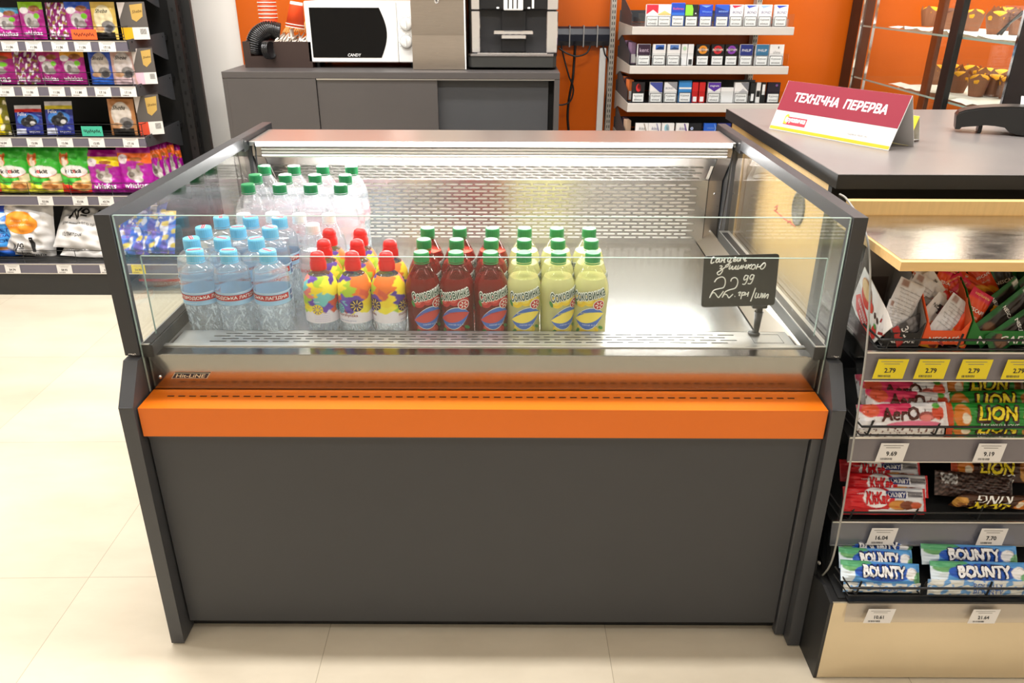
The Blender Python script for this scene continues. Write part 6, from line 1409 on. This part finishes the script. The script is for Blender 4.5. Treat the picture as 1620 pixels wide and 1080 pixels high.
ST_ = [((240, 125), (215, 130), (195, 180), (190, 225), (215, 225), (245, 205)), ((320, 150), (285, 160), (270, 200), (290, 215), (320, 180), (330, 150), (325, 200), (345, 210)),
 ((375, 145), (360, 210), (365, 180), (405, 170), (425, 140), (405, 205), (430, 205)), ((510, 135), (480, 140), (465, 185), (485, 200), (515, 165), (525, 135), (500, 220), (480, 275), (455, 290), (440, 270), (480, 240), (540, 200)),
 ((560, 195), (600, 140), (590, 125), (570, 150), (565, 190), (600, 190), (610, 165), (580, 165)), ((640, 130), (630, 185), (650, 190), (680, 150), (690, 130), (675, 190)), ((735, 125), (730, 160), (760, 155), (775, 125), (750, 185), (785, 180)),
 ((340, 275), (370, 270), (380, 290), (350, 320), (390, 325), (390, 365), (350, 420), (315, 415), (310, 385), (360, 350), (440, 290)), ((520, 250), (500, 310), (515, 325), (560, 270), (550, 320), (575, 325), (620, 265), (605, 320), (630, 325)),
 ((660, 255), (640, 320), (665, 320), (710, 260), (695, 320)), ((740, 250), (720, 320), (730, 290), (775, 285), (795, 245), (775, 320)), ((830, 240), (805, 320), (815, 290), (880, 240), (830, 285), (865, 320)),
 ((900, 250), (875, 290), (885, 320), (915, 320), (940, 280), (930, 250), (900, 250)), ((985, 235), (955, 325), (970, 285), (1020, 280), (1075, 220), (1105, 230), (1100, 280), (1060, 320), (1030, 310), (1035, 270), (1075, 222)),
 ((270, 550), (310, 490), (390, 460), (440, 490), (455, 560), (430, 640), (350, 665), (260, 700), (205, 825), (240, 750), (285, 735), (350, 815), (380, 790), (435, 705)), ((545, 535), (560, 490), (610, 468), (655, 500), (665, 570), (630, 650), (540, 680), (465, 720), (420, 815), (455, 760), (500, 770), (530, 820), (560, 800), (600, 755)),
 ((630, 795), (640, 795)), ((830, 440), (790, 430), (765, 480), (775, 510), (820, 480), (835, 430), (825, 500), (790, 580), (745, 580)), ((930, 425), (890, 420), (865, 470), (880, 500), (915, 475), (935, 425), (915, 510), (885, 570), (835, 570)),
 ((690, 740), (710, 720), (730, 725), (705, 775), (725, 780)), ((760, 715), (750, 770), (740, 840)), ((752, 740), (790, 720), (800, 745), (775, 775), (752, 770)), ((815, 720), (805, 780), (815, 755), (850, 750), (865, 715), (850, 795)), ((975, 645), (945, 760), (910, 880)),
 ((1000, 725), (980, 810), (1020, 810), (1040, 740), (1030, 805), (1070, 805), (1085, 735), (1075, 805)), ((1110, 740), (1100, 820), (1140, 760), (1150, 740), (1140, 820), (1185, 760), (1205, 765), (1190, 830))]
b = MB()
for st in ST_:
    P = [Vector((-hw + (x - 70) / 1258 * .145, -.0003, hh_ - (y + .038 * (x - 70) - 118) / 885 * .105 - .001)) for x, y in st]; Q = []
    for i in range(len(P) - 1):
        a = P[max(i - 1, 0)]; p, q = P[i], P[i + 1]; e = P[min(i + 2, len(P) - 1)]
        for k in range(4):
            u = k / 4; Q.append(.5 * (2 * p + (q - a) * u + (2 * a - 5 * p + 4 * q - e) * u * u + (3 * p - a - 3 * q + e) * u ** 3))
    Q.append(P[-1]); b.tube(Q, .0012, CHALK, 6, M=M0)
b.build('handwriting', bd)
b = MB(); xq = .004
b.box(xq - .016, xq + .014, -.006, .006, czs - hh_ - .004, czs - hh_ + .004, BLACKP, .0015); b.box(xq - .006, xq + .006, -.004, .004, czs - hh_ - .02, czs - hh_, BLACKP, .0015)
b.tube([(xq, 0, czs - hh_ - .012), (xq, 0, .004)], [.009, .005], BLACKP, 10); b.lathe([(0, .0005), (.012, .0005), (.012, .003), (.005, .006), (0, .006)], BLACKP, 16); b.build('clip_stand', ps_)
# ------------------------------------------------------------------ pastry display behind the till
FX = 1.6
pd = thing('pastry_display', 'black framed glass pastry display behind the till counter', 'display case', (1.9, 3.2, 0))
def dp(mb, name, parent=None): return mb.build(name, parent or pd, (0, 0, 0) if parent else (-1.9, -3.2, 0))
b = MB(); b.box(FX + .01, 2.3, 2.5, 4.0, 0, .70, CAB, .003); dp(b, 'base_cabinet')
FR = mat('black_frame', (26, 25, 25), .35, var=.05)
for y0, y1, x1 in ((3.88, 4.0, 1.66), (2.458, 2.636, 1.68)):
    b = MB(); b.box(FX, x1, y0, y1, .70, 1.7, FR, .003); dp(b, 'corner_post')
for y, w_ in ((3.87, .012), (2.640, .012)):
    b = MB(); b.box(FX - .002, FX + .006, y - w_ / 2, y + w_ / 2, .70, 1.7, CHROME); dp(b, 'chrome_edge')
b = MB(); b.box(FX + .0, FX + .012, 3.73, 3.742, .70, 1.7, CHROME); dp(b, 'chrome_edge')
b = MB(); b.box(FX - .012, FX + .01, 2.985, 3.045, .70, 1.7, FR, .002); dp(b, 'door_stile')
b = MB(); b.box(FX + .012, FX + .03, 3.165, 3.215, .70, 1.7, mat('brown_door_stile', (92, 46, 24), .35, var=.05), .002); dp(b, 'door_stile')
for y0, y1 in ((2.65, 3.0), (3.03, 3.87)):
    b = MB(); b.box(FX + .002, FX + .006, y0, y1, .70, 1.7, GLASS); dp(b, 'glass_door')
for zt in (1.108, .885):
    b = MB(); b.box(FX + .012, 2.28, 2.65, 3.86, zt - .007, zt, clear_mat('shelf_glass', (.9, .95, .93))); b.box(FX + .0112, FX + .012, 2.65, 3.86, zt - .007, zt, GEDGE); dp(b, 'glass_shelf')
b = MB(); b.box(FX + .0, 2.3, 2.64, 3.9, .695, .705, FR); dp(b, 'floor_plate')
def paper(z, y0, y1, label):
    q = random.Random(int(z * 100)); n = 22; v = []
    for j in range(9):
        for i in range(n + 1):
            e = .012 if j == 0 else 0; v.append((1.622 + .34 * j / 8 + e * q.uniform(-1, 1), y0 + (y1 - y0) * i / n, z + .0015 + (.012 * q.random() if j in (0, 1) else .003 * q.random())))
    b = MB(); b.add(v, [(j * (n + 1) + i, (j + 1) * (n + 1) + i, (j + 1) * (n + 1) + i + 1, j * (n + 1) + i + 1) for j in range(8) for i in range(n)], mat('white_baking_paper', (240, 238, 234), .7, var=.03), False)
    tag(b.build('baking_paper'), label, 'paper')
paper(1.108, 2.68, 3.62, 'crumpled white baking paper under the muffins, upper glass shelf'); paper(.885, 2.68, 3.5, 'crumpled white baking paper under the muffins, lower glass shelf')
WRAP = mat('brown_muffin_wrapper', (138, 92, 66), .6, var=.12, scale=30); CAKE = mat('golden_muffin_crumb', (236, 168, 40), .8, var=.22, scale=60, bump=.7, bscale=70); CHOC = mat('dark_muffin_crumb', (92, 52, 34), .8, var=.2, scale=60, bump=.7)
def muffin(seed, top):
    q = random.Random(seed); r = thing('muffin', 'x', 'muffin'); n = 24; v = []; rows = 6
    for j in range(rows + 1):
        t = j / rows
        for i in range(n):
            a = 2 * PI * i / n; fold = abs(((i % 6) / 6) - .5) * 2
            rad = .026 + .014 * t + (.006 * t * (fold - .4)); z = .062 * t + (.020 * t ** 3 * (1 - fold) * q.uniform(.8, 1.2))
            v.append((rad * math.cos(a), rad * math.sin(a), z))
    b = MB(); b.add(v + [(0, 0, 0)], [(j * n + i, j * n + (i + 1) % n, (j + 1) * n + (i + 1) % n, (j + 1) * n + i) for j in range(rows) for i in range(n)] + [(rows * n + n, (i + 1) % n, i) for i in range(n)], WRAP, False); b.build('paper_wrapper', r)
    b = MB(); b.lathe([(.0, .045), (.034, .048), (.037, .058), (.034, .068), (.024, .076), (.012, .079), (0, .08)], top, 22, wob=lambda a, z: .08 * math.sin(5 * a + seed) * math.sin(90 * z)); b.build('crumb_top', r)
    return r
MU = [[(1465, 41), (1498, 46), (1536, 49), (1573, 54), (1608, 55), (1560, 40), (1592, 43)], [(1478, 133), (1513, 146), (1543, 152), (1568, 152), (1592, 156), (1500, 131), (1530, 134), (1556, 139), (1578, 142)]]
protos = [muffin(1, CAKE), muffin(2, CAKE), muffin(3, CHOC)]; used = [False] * 3
DSC = [['leftmost, behind the brown stile', 'second from the left, between the two stiles', 'first one right of the black stile', 'large one in the middle right', 'rightmost at the corner post', 'back left one', 'back right one'],
       ['leftmost, behind the brown stile', 'first one right of the black stile', 'large one with pointed wrapper, front middle', 'front, second from the right', 'front, rightmost', 'back row, leftmost', 'back row, second from the left', 'back row, third from the left', 'back row, rightmost']]
for r, z in ((0, 1.1115), (1, .8885)):
    for k, (px, py) in enumerate(MU[r]):
        p = atz(px, py, z); y = min(max(p.y, 2.72), 3.7); x = max(p.x, 1.66)
        i = 2 if (r == 0 and k in (1, 4)) else (k % 2)
        lb = f'{"dark" if i == 2 else "golden"} muffin in a brown paper wrapper, {("upper", "lower")[r]} glass shelf, {DSC[r][k]}'
        if len(lb.split()) > 16: lb = lb.replace(' in a brown paper wrapper', '')
        if not used[i]: o = protos[i]; used[i] = True; o.location = (x, y, z); o['label'] = lb
        else: o = dup(protos[i], (x, y, z), (0, 0, k * .9), lb)
        o.rotation_euler = (0, 0, k * .9); o['group'] = 'muffins in the pastry display'
b = MB(); T0 = atz(1600, 50, 1.12)
for d in (0, .012):
    b.tube([(1.64 + d, 2.72, 1.20), (1.645, 2.78, 1.165), (1.648 + d, 2.84, 1.125)], .004, BLACKP, 8)
area('display_lamp', (1.95, 3.25, 1.66), .5, 1.0, 9.0, (1, .86, .66)); area('display_lamp', (1.95, 3.25, 1.09), .3, .9, 2.5, (1, .86, .66))
tag(b.build('tongs'), 'black serving tongs leaning over the muffins, upper glass shelf', 'tongs')
